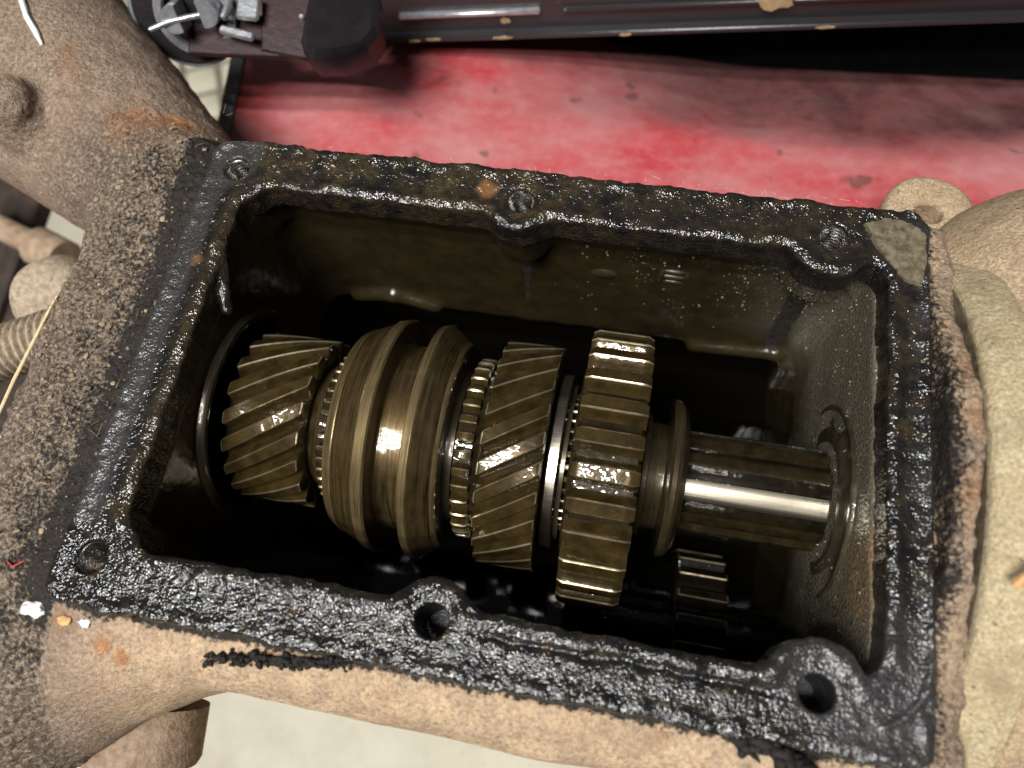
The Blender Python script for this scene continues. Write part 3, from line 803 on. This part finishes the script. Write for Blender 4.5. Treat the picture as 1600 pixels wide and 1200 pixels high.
# spur gear
g = thing('spur_gear', AX(4.42), 'largest gear with straight wide oil wet teeth right of the middle of the shaft', 'gear')
lathe_part('gear_body', [(-1.28, 2.0), (-1.28, 3.6), (-1.1, 3.7), (-1.06, 4.66), (-1.0, 4.82), (1.0, 4.82), (1.06, 4.66), (1.1, 3.2), (1.3, 2.9), (1.35, 2.0)], M_GEAR_D, g)
ring_of('tooth', tooth_mesh('tooth', 4.76, 5.34, 1.14, 0.82, 0.66, 0.48, math.radians(1.0), M_GEAR, cham=0.20), 28, g, ph=0.4)
ring_of('spline_tooth', tooth_mesh('spline_tooth', 2.3, 2.7, 0.25, 0.22, 0.2, 0.16, 0, M_DSTEEL, nseg=1), 36, g, x=-1.45)
# fork collar on the spur gear
lathe_part('fork_collar', [(1.2, 1.9), (1.2, 2.35), (1.3, 2.40), (1.5, 2.38), (1.55, 2.1), (1.9, 2.06), (2.12, 2.06), (2.2, 2.25), (2.24, 2.98), (2.34, 3.06), (2.5, 3.05), (2.62, 2.98), (2.85, 2.62), (2.9, 2.3), (2.9, 1.9)], M_COLLAR, g, 128, sharp=25)
# output shaft with splines
g = thing('output_shaft', AX(9.7), 'splined steel output shaft with one bright polished land entering the right wall', 'shaft')
lathe_part('shaft_core', [(-20.0, 1.45), (-2.6, 1.45), (-2.5, 1.50), (3.2, 1.50), (3.3, 1.45)], M_SHADE, g)
def spline_mesh(name, mat, hw):
    V = []; F = []; na = 10; xs = [-2.6, -2.5, 2.66, 2.76]
    for j, x in enumerate(xs):
        for k in range(na + 1):
            a = math.radians(-hw + 2 * hw * k / na)
            r = 1.94
            if k in (0, na): r = 1.45
            elif k in (1, na - 1): r = 1.90; a *= 1.22
            if j in (0, 3): r -= 0.08
            V.append((x, -r * math.sin(a), r * math.cos(a)))
    n = na + 1
    for j in range(3):
        for k in range(na): F.append([j * n + k, (j + 1) * n + k, (j + 1) * n + k + 1, j * n + k + 1])
    F.append(list(range(n))); F.append([3 * n + k for k in range(n)][::-1])
    return np_mesh(name, V, F, mat, sharp=35)
sp1 = spline_mesh('spline', M_STEEL, 12.5); sp2 = spline_mesh('spline_dark', M_GEAR_D, 8.5)
for k in range(10):
    o = link('spline', sp1 if k == 0 else sp2, g, rot=(math.radians(26 + 36 * k), 0, 0))
    if k == 0: o['label'] = 'bright polished spline land'
# countershaft gear low in the chamber, its shade put into black steel
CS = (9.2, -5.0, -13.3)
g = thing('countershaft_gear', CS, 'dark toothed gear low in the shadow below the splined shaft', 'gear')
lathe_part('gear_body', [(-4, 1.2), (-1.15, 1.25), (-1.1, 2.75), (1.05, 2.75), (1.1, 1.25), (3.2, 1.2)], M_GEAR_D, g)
ring_of('tooth', tooth_mesh('tooth', 2.73, 3.35, 1.05, 0.66, 0.52, 0.34, 0, M_SHADE, cham=0.08), 19, g)

# oil beads clinging to the chamber walls
def oil_beads():
    rnd = random.Random(5); mb = MB()
    C = CAVV[CAVQ]; cen = C.mean(1)
    nrm = np.cross(C[:, 1] - C[:, 0], C[:, 3] - C[:, 0]); nrm /= np.linalg.norm(nrm, axis=1)[:, None] + 1e-9
    dens = fbm(cen, 0.45, 2, 0.5, 61)
    w = sstep(1.5, 9.5, cen[:, 0] + 4 * dens) * sstep(-8.5, -5.5, cen[:, 2]) * sstep(0.0, -0.6, cen[:, 2]) * sstep(-6.6, -5.5, cen[:, 1]) * (0.3 + 0.7 * sstep(-0.2, 0.3, dens))
    cand = np.argwhere(w > 0.02)[:, 0]
    p = w[cand] / w[cand].sum()
    pick = RNG.choice(cand, 1500, p=p, replace=False)
    for i in pick:
        n = nrm[i]; c = cen[i] + RNG.uniform(-0.06, 0.06, 3); fr = frame(n)
        r = 0.022 + 0.050 * rnd.random() ** 3
        V = []; F = []
        for j, (hx, rr) in enumerate(((-0.3, 1.0), (0.35, 0.8))):
            for k in range(6):
                a = math.pi * k / 3 + j * 0.5
                V.append(c + fr @ (np.array([hx, rr * math.cos(a), rr * math.sin(a)]) * r))
        V.append(c + n * r * 0.75)
        for k in range(6):
            F.append([k, (k + 1) % 6, 6 + (k + 1) % 6, 6 + k]); F.append([6 + k, 6 + (k + 1) % 6, 12])
        mb.add(V, F)
    me = np_mesh('oil_beads', np.array(mb.V) - np.array(ORG), mb.F, M_OIL)
    o = link('oil_beads', me, box); o['kind'] = 'stuff'
oil_beads()

# ------------------------------------------------------------------ bench, floor and things behind
BZ = -8.0
fl = MB(); fl.add([(-400, -300, -50), (400, -300, -50), (400, 500, -50), (-400, 500, -50)], [[0, 1, 2, 3]])
o = fl.obj('floor', M_FLOOR, sharp=None); base(o, kind='structure')
BO = (8, 24, BZ)
bench = thing('workbench', BO, 'red painted scuffed steel bench top behind the gearbox', 'workbench')
def bench_top():
    n = 110; V = []; F = []
    for lay in (0, 1):
        for i in range(n + 1):
            for j in range(n + 1):
                u, v = i / n, j / n
                y = 12.9 + 25 * v; x0 = -16.88 - 0.16 * (y - 12.9); x = x0 + (40 - x0) * u
                dr = min(max((x + 8) / 18, 0.0), 1.0); tt = y - 17.9 - 0.03 * x
                z = BZ - dr * dr * (3 - 2 * dr) * 0.20 * (tt + math.sqrt(tt * tt + 1.5))
                V.append((x, y, z - 0.5 * lay))
    m = (n + 1) ** 2
    for i in range(n):
        for j in range(n):
            a = i * (n + 1) + j
            F.append([a, a + n + 1, a + n + 2, a + 1]); F.append([m + a, m + a + 1, m + a + n + 2, m + a + n + 1])
    for i in range(n):
        a = i * (n + 1); F.append([a, m + a, m + a + n + 1, a + n + 1])
        a += n; F.append([a, a + n + 1, m + a + n + 1, m + a])
        F.append([i, i + 1, m + i + 1, m + i]); b = n * (n + 1) + i; F.append([b, m + b, m + b + 1, b + 1])
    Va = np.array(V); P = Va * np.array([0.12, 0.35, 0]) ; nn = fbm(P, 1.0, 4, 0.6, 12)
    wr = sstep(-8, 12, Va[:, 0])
    grime_shade = 1.0 * sstep(-1.6, 1.6, Va[:, 1] - 18.3 - 0.05 * Va[:, 0] + 2.2 * nn) * wr + 0.6 * sstep(20.8, 22.3, Va[:, 1] + nn) * (1 - wr)  # dirt by the rail plus upper-right shade, both put into the colour
    obj('bench_top', V, F, M_RED, bench, BO, sharp=50, attrs=dict(grime_shade=np.clip(grime_shade, 0, 1)))
bench_top()
mb = MB()
def edge_x(y): return -16.88 - 0.16 * (y - 12.9)
V = []
for (y, dx, z) in [(12.9, -0.75, -2.5), (12.9, -0.03, -2.5), (37.9, -0.03, -2.5), (37.9, -0.75, -2.5), (12.9, -0.75, 0.22), (12.9, -0.03, 0.22), (37.9, -0.03, 0.22), (37.9, -0.75, 0.22)]:
    V.append((edge_x(y) + dx, y, BZ + z))
mb.add(V, [[0, 1, 2, 3], [4, 7, 6, 5], [0, 4, 5, 1], [1, 5, 6, 2], [2, 6, 7, 3], [3, 7, 4, 0]])
mb.obj('bench_edge', M_GREY, bench, BO)
for (px, py) in ((-15.5, 15), (38, 15), (-18.5, 36), (38, 36)):
    m2 = MB(); m2.box((px, py, -29.3), (0.9, 0.9, 20.7)); m2.obj('bench_leg', M_GREY, bench, BO)
# anti-slip mat of raised pads on the floor left of the bench
mat_t = thing('floor_mat', (-47, 48, -50), 'cream floor mat of raised square pads left of the red bench', 'floor mat')
mb = MB(); mb.box((-47, 48, -49.7), (14, 14, 0.25)); mb.obj('mat_base', mat_plain('mat_groove_rubber', (0.16, 0.15, 0.11), (0.22, 0.2, 0.15), 1, 0.8), mat_t, (-47, 48, -50))
pm = MB(); pm.box((0, 0, 0), (1.95, 1.95, 0.35), bev=0.3)
pad = np_mesh('pad', np.array(pm.V), pm.F, M_PAD, sharp=50)
for i in range(6):
    for j in range(6):
        link('pad', pad, mat_t, ((i - 2.5) * 4.5, (j - 2.5) * 4.5, 0.85))
mat_t.rotation_euler.z = math.radians(24)

# black steel rail across the back of the bench
RL = (5.87, 22.95, BZ)
rail = thing('steel_rail', RL, 'chipped black steel rail lying along the far end of the red bench', 'rail')
rail.rotation_euler.z = math.radians(3.4); rail.scale = (0.926, 0.926, 0.926)
def rrot(a): return [[math.cos(a), 0, -math.sin(a)], [0, 1, 0], [math.sin(a), 0, math.cos(a)]]
RT = rrot(math.radians(5.2))
def rpart(name, dx, dy, dz, h, mat, bev):
    mb = MB(); p = np.array(RT) @ np.array((dx, 0, dz)); mb.box((RL[0] + p[0], RL[1] + dy, RL[2] + p[2]), h, RT, bev)
    return mb.obj(name, mat, rail, RL)
mb = MB(); mb.box((10, 28.3, BZ - 0.8), (22.0, 3.0, 5.0)); mb.obj('black_shade_base', M_VOID, rail, RL)  # deep shadow under the rail, put in as a near-black box
rpart('rail_body', 4, 2.3, 5.6, (22.4, 3.2, 2.72), M_BEAM, 0.3)
rpart('lower_lip', 4.3, -1.1, 3.0, (21.9, 0.35, 0.16), M_BEAM, 0.08)
rpart('trim_highlight', -11.9, -1.0, 4.35, (3.9, 0.18, 0.13), M_ZINC, 0.06)  # silver highlight on the black trim, put in as a bright strip
rpart('trim_strip', 10.2, -1.0, 4.35, (17.0, 0.14, 0.12), M_BEAM, 0.06)
def bare(dx, dz, w, h, seed, dy=-0.93):
    rd = random.Random(seed); V = []; n = 14
    for lay in (0, -0.05):
        for k in range(n):
            a = 2 * math.pi * k / n; r = rd.uniform(0.65, 1.2)
            p = np.array(RT) @ np.array((dx + w * r * math.cos(a), 0, dz + h * r * math.sin(a))); V.append((RL[0] + p[0], RL[1] + dy + lay, RL[2] + p[2]))
    F = [[k, (k + 1) % n, n + (k + 1) % n, n + k] for k in range(n)] + [list(range(n, 2 * n))]
    mb = MB(); mb.add(V, F); mb.obj('bare_patch', M_BARE, rail, RL)
M_BARE = mat_plain('bare_tan_primer', (0.30, 0.20, 0.09), (0.48, 0.36, 0.20), 2.0, 0.7, 0, 0.03)
bare(3.9, 4.5, 0.85, 0.55, 4, -1.16)
for k, (dx, dz) in enumerate(((-15.2, 3.05), (-14.1, 3.12), (-10.2, 3.1), (-3.6, 3.02), (6.4, 3.06))): bare(dx, dz, 0.30 + 0.12 * (k % 3), 0.08, 20 + k, -1.47)
bare(-10.0, 3.75, 0.28, 0.2, 40)
rpart('end_plate', -18.2, 0.4, 4.9, (0.55, 1.6, 2.3), M_GREY, 0.25)

# timber block that carries the gearbox
tb = thing('timber_block', (1, 0, -50), 'timber block under the gearbox', 'block')
mb = MB(); mb.box((1, 0, -34.1), (6, 5, 15.85), bev=0.3); mb.obj('block_body', M_WOOD, tb, (1, 0, -50))

# ratchet tie-down buckle upper left
RO = np.array((-16.54, 15.47, -0.85))
ex = np.array([0.98132, 0.17971, -0.06868]); ey = np.array([-0.14243, 0.91860, 0.36862]); ez = np.cross(ex, ey)
RM = np.stack([ex, ey, ez], 1)
rat = thing('ratchet_buckle', RO, 'black ratchet strap buckle with zinc spindle pins resting over the bell arm', 'ratchet strap')
def loc(p): return RO + RM @ np.array(p, float)
def rlathe(name, prof, mat, c, ax=(0, 0, 1), seg=40, close=True):
    mb = MB(); mb.lathe(prof, seg, (RM @ frame(ax), loc(c)), close); return mb.obj(name, mat, rat, RO)
def rbox(name, c, h, mat, bev=0.1, rz=0.0):
    mb = MB(); ca, sa = math.cos(rz), math.sin(rz)
    mb.box(loc(c), h, RM @ np.array([[ca, -sa, 0], [sa, ca, 0], [0, 0, 1]]), bev); return mb.obj(name, mat, rat, RO)
tilt = (0.02, -0.66, 0.75)
rlathe('ratchet_wheel', [(-0.7, 1.2), (-0.7, 2.2), (-0.6, 2.30), (-0.45, 2.30), (-0.36, 2.2), (-0.34, 1.2)], M_BLACK, (0, 0.1, 0), tilt, 56)
rlathe('wheel_rim', [(-0.62, 2.29), (-0.60, 2.42), (-0.44, 2.42), (-0.42, 2.29)], M_ZINC, (0, 0.1, 0), tilt, 56, False)
rlathe('backing_plate', [(-1.5, 1.2), (-1.5, 2.2), (-1.42, 2.32), (-1.22, 2.32), (-1.14, 2.2), (-1.14, 1.2)], M_ZINC, (-0.1, 0.2, 0), tilt, 56, False)
rlathe('spindle_flange', [(-0.33, 1.72), (-0.2, 1.78), (-0.05, 1.74), (-0.02, 1.40), (-0.25, 1.34)], M_ZINC, (0.55, 0.0, 0.1), tilt, 48, False)
def half_pin(c, ang):
    mb = MB(); V = []; n = 16; fr = RM @ frame(tilt); ca, sa = math.cos(ang), math.sin(ang)
    for x, f in ((-0.4, 1), (0.72, 1), (0.78, 0.93)):
        for k in range(n + 1):
            a = math.pi * (k / n - 0.5) * 1.25
            p, q = 0.60 * f * math.cos(a), 0.60 * f * math.sin(a)
            V.append((x, ca * p - sa * q, sa * p + ca * q))
    m = n + 1
    F = [[j * m + k, j * m + k + 1, (j + 1) * m + 1 + k, (j + 1) * m + k] for j in (0, 1) for k in range(n)]
    F += [[j * m + n, j * m, (j + 1) * m, (j + 1) * m + n] for j in (0, 1)] + [list(range(m))[::-1], list(range(2 * m, 3 * m))]
    V = np.array(V) @ fr.T + loc(c)
    mb.add(V, F); mb.obj('spindle_half', M_ZINC, rat, RO, sharp=45)
half_pin((-0.05, -0.05, 0.2), math.pi * 1.05); half_pin((1.25, 0.22, 0.2), math.pi * 0.05)
mb = MB(); mb.tube([loc(p) for p in ((-1.05, -0.95, 0.75), (-0.3, -0.62, 0.75), (0.6, -0.38, 0.7), (1.5, -0.15, 0.6))], 0.13, 12); mb.obj('cotter_pin', M_ZINC, rat, RO)
mb = MB(); mb.tube([loc(p) for p in ((1.95, -0.35, 0.5), (2.15, 0.1, 0.5), (2.2, 0.55, 0.4))], 0.16, 12); mb.obj('cotter_pin', M_ZINC, rat, RO)
rbox('side_plate', (2.4, -0.55, -0.75), (2.4, 0.95, 0.15), M_MAROON, 0.1, -0.04)
rbox('pawl', (2.95, 0.28, 0.15), (0.52, 0.55, 0.14), M_ZINC, 0.12, -0.12)
rbox('pawl_spring_bar', (2.45, -0.82, 0.15), (0.78, 0.20, 0.14), M_ZINC, 0.1, -0.24)
rlathe('rivet', [(-0.2, 0.13), (0.1, 0.13), (0.15, 0.08)], M_ZINC, (5.15, 0.1, -0.35), (0, 0, 1), 14)
def slab(name, pts, layers, mat):
    mb = MB(); n = len(pts); V = []; c = np.mean(pts, 0)
    for z, f, ty in layers:
        for p in pts: V.append(loc((c[0] + (p[0] - c[0]) * f, c[1] + (p[1] - c[1]) * f, z - ty * (p[1] - c[1]))))
    F = [list(range(n))[::-1], list(range((len(layers) - 1) * n, len(layers) * n))]
    for j in range(len(layers) - 1):
        for k in range(n): F.append([j * n + k, j * n + (k + 1) % n, (j + 1) * n + (k + 1) % n, (j + 1) * n + k])
    mb.add(V, F); mb.obj(name, mat, rat, RO, sharp=40)
slab('arm_plate', [(3.3, -1.30), (4.25, -1.50), (5.4, -1.72), (6.2, -1.2), (6.2, 1.6), (3.3, 1.4)], ((-1.1, 0.98, 0), (-0.9, 1, 0), (-0.5, 1, 0), (-0.38, 0.95, 0)), M_MAROON)
slab('handle_grip', [(5.35, -1.4), (5.56, -2.02), (5.95, -2.32), (7.0, -2.26), (8.25, -1.78), (8.7, -0.95), (8.55, 0.9), (8.2, 2.2), (5.4, 2.2)],
     ((-1.6, 0.95, 0.3), (-1.4, 1, 0.3), (0.2, 1, 0.45), (0.55, 0.82, 0.45)), M_BLACK)
def webbing():
    V = []; F = []; n = 10
    for i in range(n + 1):
        t = i / n
        c = np.array((-1.7 - 0.5 * t, 0.55 + 3.2 * t, -0.9 - 0.9 * t * t))
        for s_, zz in ((-1, 0), (1, 0), (1, -0.18), (-1, -0.18)): V.append(loc(c + np.array((1.05 * s_, 0.35 * s_, zz))))
    for i in range(n):
        for k in range(4): F.append([i * 4 + k, i * 4 + (k + 1) % 4, (i + 1) * 4 + (k + 1) % 4, (i + 1) * 4 + k])
    F += [[0, 1, 2, 3], [n * 4 + k for k in (3, 2, 1, 0)]]
    mb = MB(); mb.add(V, F); mb.obj('webbing', M_GREEN, rat, RO)
webbing()

# stud, rod and clutter seen through the bell window
SO = np.array((-20.5, 1.0, -5.2))
st = thing('threaded_stud', SO, 'dusty tan threaded stud with a round nut beside the left edge of the gearbox', 'stud')
def stud():
    ns, nl = 40, 240; V = []; F = []; ax = np.array((-0.90, -0.42, -0.1)); fr = frame(ax)
    for i in range(nl + 1):
        x = -3.0 + 8.0 * i / nl
        for k in range(ns):
            a = 2 * math.pi * k / ns; ph = (x / 0.36 + k / ns) % 1.0
            r = 0.95 + 0.24 * (0.5 - 0.5 * math.cos(2 * math.pi * ph))
            V.append(SO + fr @ np.array((x, r * math.cos(a), r * math.sin(a))))
    for i in range(nl):
        for k in range(ns): F.append([i * ns + k, i * ns + (k + 1) % ns, (i + 1) * ns + (k + 1) % ns, (i + 1) * ns + k])
    mb = MB(); mb.add(V, F); mb.obj('thread', M_DUST, st, SO, sharp=None)
stud()
mb = MB(); fr = frame((0.35, -0.6, 0.75))
mb.lathe([(-1.2, 1.9), (0.0, 1.9), (0.45, 1.7), (0.8, 1.2), (0.95, 0.5)], 40, (fr, (-20.6, 3.2, -5.6))); mb.obj('round_nut', M_DUST, st, SO)
M_RUSTROD = mat_plain('brown_rod', (0.20, 0.13, 0.085), (0.42, 0.31, 0.20), 1.5, 0.8, 0, 0.05)
rod = thing('linkage_rod', (-31, 10, -14), 'blurred tan linkage rod seen through the opening at the left', 'rod')
mb = MB(); mb.tube([(-38, 12.4, -14.5), (-30.5, 10.0, -14)], 0.75, 16); mb.obj('rod_shaft', M_RUSTROD, rod, (-31, 10, -14))
mb = MB(); mb.tube([(-30.5, 10.0, -14), (-28.4, 9.3, -14)], 1.2, 16); mb.obj('rod_end', M_RUSTROD, rod, (-31, 10, -14))
brk = thing('dark_bracket', (-30, 4, -24), 'dark rusty brown bracket in shadow behind the threaded stud', 'bracket')
M_DKR = mat_plain('dark_rust', (0.020, 0.013, 0.010), (0.060, 0.038, 0.026), 1.2, 0.8, 0, 0.06)
mb = MB(); mb.box((-42, 14, -20), (6.5, 12.0, 0.8), frame((1, 0.1, 0.2)), 0.3); mb.obj('bracket_plate', M_DKR, brk, (-30, 4, -24))
mb = MB(); mb.box((-33, -1.5, -20), (6.5, 10.5, 1.5), frame((1, 0.0, 0.1)), 0.4); mb.obj('bracket_block', M_DKR, brk, (-30, 4, -24))

# ------------------------------------------------------------------ debris
def strand(pts, r, mat, name, label, cat, group=None):
    mb = MB(); mb.tube(pts, r, 6)
    o = mb.obj(name, mat, None, pts[0], sharp=60); o.location = tuple(float(c) * S for c in pts[0])
    return base(o, label, cat, group)
strand([(-16.75, -4.3, -0.75), (-16.62, -2.0, -0.62), (-16.45, 0.6, -0.60), (-16.35, 1.4, -0.58)], [0.05, 0.065, 0.06, 0.04], M_STRAW, 'straw', 'pale dry straw lying along the left edge of the gearbox', 'straw')
strand([(15.35, -3.95, 1.75), (15.7, -3.55, 1.98), (16.05, -3.1, 2.05), (16.35, -2.85, 2.10)], [0.13, 0.11, 0.06, 0.02], M_WOOD, 'wood_splinter', 'orange wood splinter on the pale rear cover', 'splinter')
def crumbs():
    rnd = random.Random(9); mb = MB()
    for i in range(420):
        x = rnd.uniform(-16.3, -12.4); y = rnd.uniform(-8.8, 9.6)
        r = 0.025 + 0.09 * rnd.random() ** 4
        e = np.array([rnd.uniform(0.6, 1.6), rnd.uniform(0.6, 1.3), 0.6]) * r
        z = surf_z(x, y) + r * 0.15
        V = []; F = []
        a0 = rnd.uniform(0, 6)
        for j, (hz, f) in enumerate(((-0.9, 0.7), (0.2, 1.0), (0.9, 0.45))):
            for k in range(5):
                a = a0 + 2 * math.pi * k / 5 + j * 0.4; q = f * rnd.uniform(0.75, 1.2)
                V.append((x + e[0] * q * math.cos(a), y + e[1] * q * math.sin(a), z + e[2] * hz))
        for j in range(2):
            for k in range(5): F.append([j * 5 + k, j * 5 + (k + 1) % 5, j * 5 + 5 + (k + 1) % 5, j * 5 + 5 + k])
        F.append([10, 11, 12, 13, 14])
        mb.add(V, F)
    o = mb.obj('dirt_crumbs', M_CRUMB, sharp=None, smooth=False); base(o, 'loose tan dirt crumbs caked left of the greasy flange', 'dirt', kind='stuff')
crumbs()

def lump(name, c, r, mat, label, cat, seed=1, amp=0.35, group=None, org=None):
    mb = MB(); blob(mb, c, r, 18, 11)
    V = np.array(mb.V); n = (V - np.array(c)) / np.array(r)
    V = np.array(c) + (V - np.array(c)) * (1 + amp * fbm(n, 1.9, 3, 0.6, seed * 7.7))[:, None]
    o = obj(name, V, mb.F, mat, None, c); o.location = tuple(float(k) * S for k in c)
    return base(o, label, cat, group)
lump('paint_flake', (-12.75, -9.25, surf_z(-12.75, -9.25) + 0.03), (0.36, 0.22, 0.07), M_WHITE, 'larger white paint flake stuck by the near left flange corner', 'paint flake', 2, 0.8)
lump('paint_flake', (-10.8, -9.35, surf_z(-10.8, -9.35) + 0.02), (0.20, 0.14, 0.05), M_WHITE, 'small white paint flake right of the larger one by the flange corner', 'paint flake', 3, 0.8)
lump('rust_flake', (-11.5, -9.4, surf_z(-11.5, -9.4) + 0.02), (0.24, 0.13, 0.05), M_WOOD, 'orange rust flake between the two white paint flakes', 'flake', 4, 0.7)
def clump(name, pts, r, mat, label, cat, n=60, seed=1, spread=0.5):
    rd = random.Random(seed); mb = MB(); pts = [np.array(p, float) for p in pts]
    for i in range(n):
        t = rd.random() ** 0.9 * (len(pts) - 1); k = int(t); p = pts[k] + (pts[k + 1] - pts[k]) * (t - k)
        rr = r * rd.uniform(0.45, 1.1) * (0.55 + 0.45 * math.sin(math.pi * t / (len(pts) - 1)))
        p = p + np.array([rd.gauss(0, 1), rd.gauss(0, 1), rd.gauss(0, 0.6)]) * r * spread
        blob(mb, p, (rr * rd.uniform(0.7, 1.6), rr * rd.uniform(0.6, 1.1), rr * rd.uniform(0.6, 1.0)), 7, 4)
    V = np.array(mb.V); V = V + 0.10 * np.stack([fbm(V, 6.0, 2, 0.6, 3 + k * 31) for k in range(3)], 1)
    o = obj(name, V, mb.F, mat, None, pts[0]); o.location = tuple(float(c) * S for c in pts[0])
    return base(o, label, cat)
clump('grease_clump', [(-6.9, -9.7, -0.95), (-5.8, -9.45, -0.8), (-4.4, -9.35, -0.75), (-3.3, -9.2, -0.7), (-2.2, -9.0, -0.5)], 0.115, M_GREASE, 'black crumbly grease clump along the near side below the flange', 'grease', 260, 3, 0.75)
clump('grease_lump', [(8.9, -9.0, -0.2), (9.8, -9.15, -0.3), (10.8, -9.45, -0.55), (11.4, -9.75, -0.9)], 0.24, M_GREASE, 'ragged black grease lump drooping off the near right flange edge', 'grease', 80, 8)
rnd = random.Random(21)
def fibres(name, label, cat, n, gen, r, mat, ln=1.0):
    mb = MB()
    for i in range(n):
        p = np.array(gen(), float); d = np.array([rnd.gauss(0, 1), rnd.gauss(0, 1), abs(rnd.gauss(0.3, 0.5))]); d /= np.linalg.norm(d)
        L = rnd.uniform(0.1, 0.38) * ln; b = np.array([rnd.gauss(0, 1), rnd.gauss(0, 1), rnd.gauss(0, 0.5)]) * 0.35
        mb.tube([p, p + d * L * 0.4 + b * L * 0.2, p + d * L * 0.75 + b * L * 0.7, p + d * L + b * L * 1.2], [r, r, r * 0.8, r * 0.4], 4, caps=False)
    o = mb.obj(name, mat, sharp=None); return base(o, label, cat, kind='stuff')
M_LINT = mat_plain('pale_lint', (0.45, 0.33, 0.27), (0.70, 0.58, 0.50), 4, 0.9)
def dirt_pt():
    x, y = rnd.uniform(-16.4, -12.6), rnd.uniform(-8, 11); return (x, y, surf_z(x, y) + 0.01)
def edge_pt():
    x = min(13.5, max(-9.0, rnd.gauss(6.5, 4.5))); return (x, 8.85 + rnd.uniform(-0.15, 0.1), rnd.uniform(-0.05, 0.08))
fibres('lint', 'pale lint fibres caught on the far edge of the flange', 'lint', 45, edge_pt, 0.008, M_LINT, 0.7)
fibres('dry_fibres', 'dry plant fibres stuck in the dirt left of the flange', 'fibres', 160, dirt_pt, 0.012, M_CRUMB, 1.3)
# black oil left in the bottom of the chamber
oil = MB(); n = 24
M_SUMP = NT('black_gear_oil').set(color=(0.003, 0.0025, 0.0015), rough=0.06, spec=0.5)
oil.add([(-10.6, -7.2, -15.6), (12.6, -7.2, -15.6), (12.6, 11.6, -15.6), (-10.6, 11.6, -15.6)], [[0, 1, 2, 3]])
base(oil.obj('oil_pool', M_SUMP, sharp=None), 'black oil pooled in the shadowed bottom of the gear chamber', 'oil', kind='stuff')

pts = [(x, y, surf_z(x, y, 2.0) + 0.03) for x, y in ((-21.9, 13.9), (-21.3, 13.0), (-20.75, 12.2), (-20.2, 11.6), (-19.8, 11.1))]
strand(pts, [0.06, 0.13, 0.15, 0.14, 0.07], M_WHITE, 'paint_streak', 'pale blue white paint streak on the bell arm at upper left', 'paint streak')
strand([(-13.9, -8.0, surf_z(-13.9, -8.0) + 0.05), (-13.6, -8.15, surf_z(-13.6, -8.15) + 0.12), (-13.3, -7.9, surf_z(-13.3, -7.9) + 0.05)], [0.02, 0.035, 0.02], mat_plain('red_thread', (0.40, 0.03, 0.03), (0.55, 0.07, 0.06), 5, 0.8), 'red_thread', 'tiny red thread on the dirt left of the near left bolt hole', 'thread')
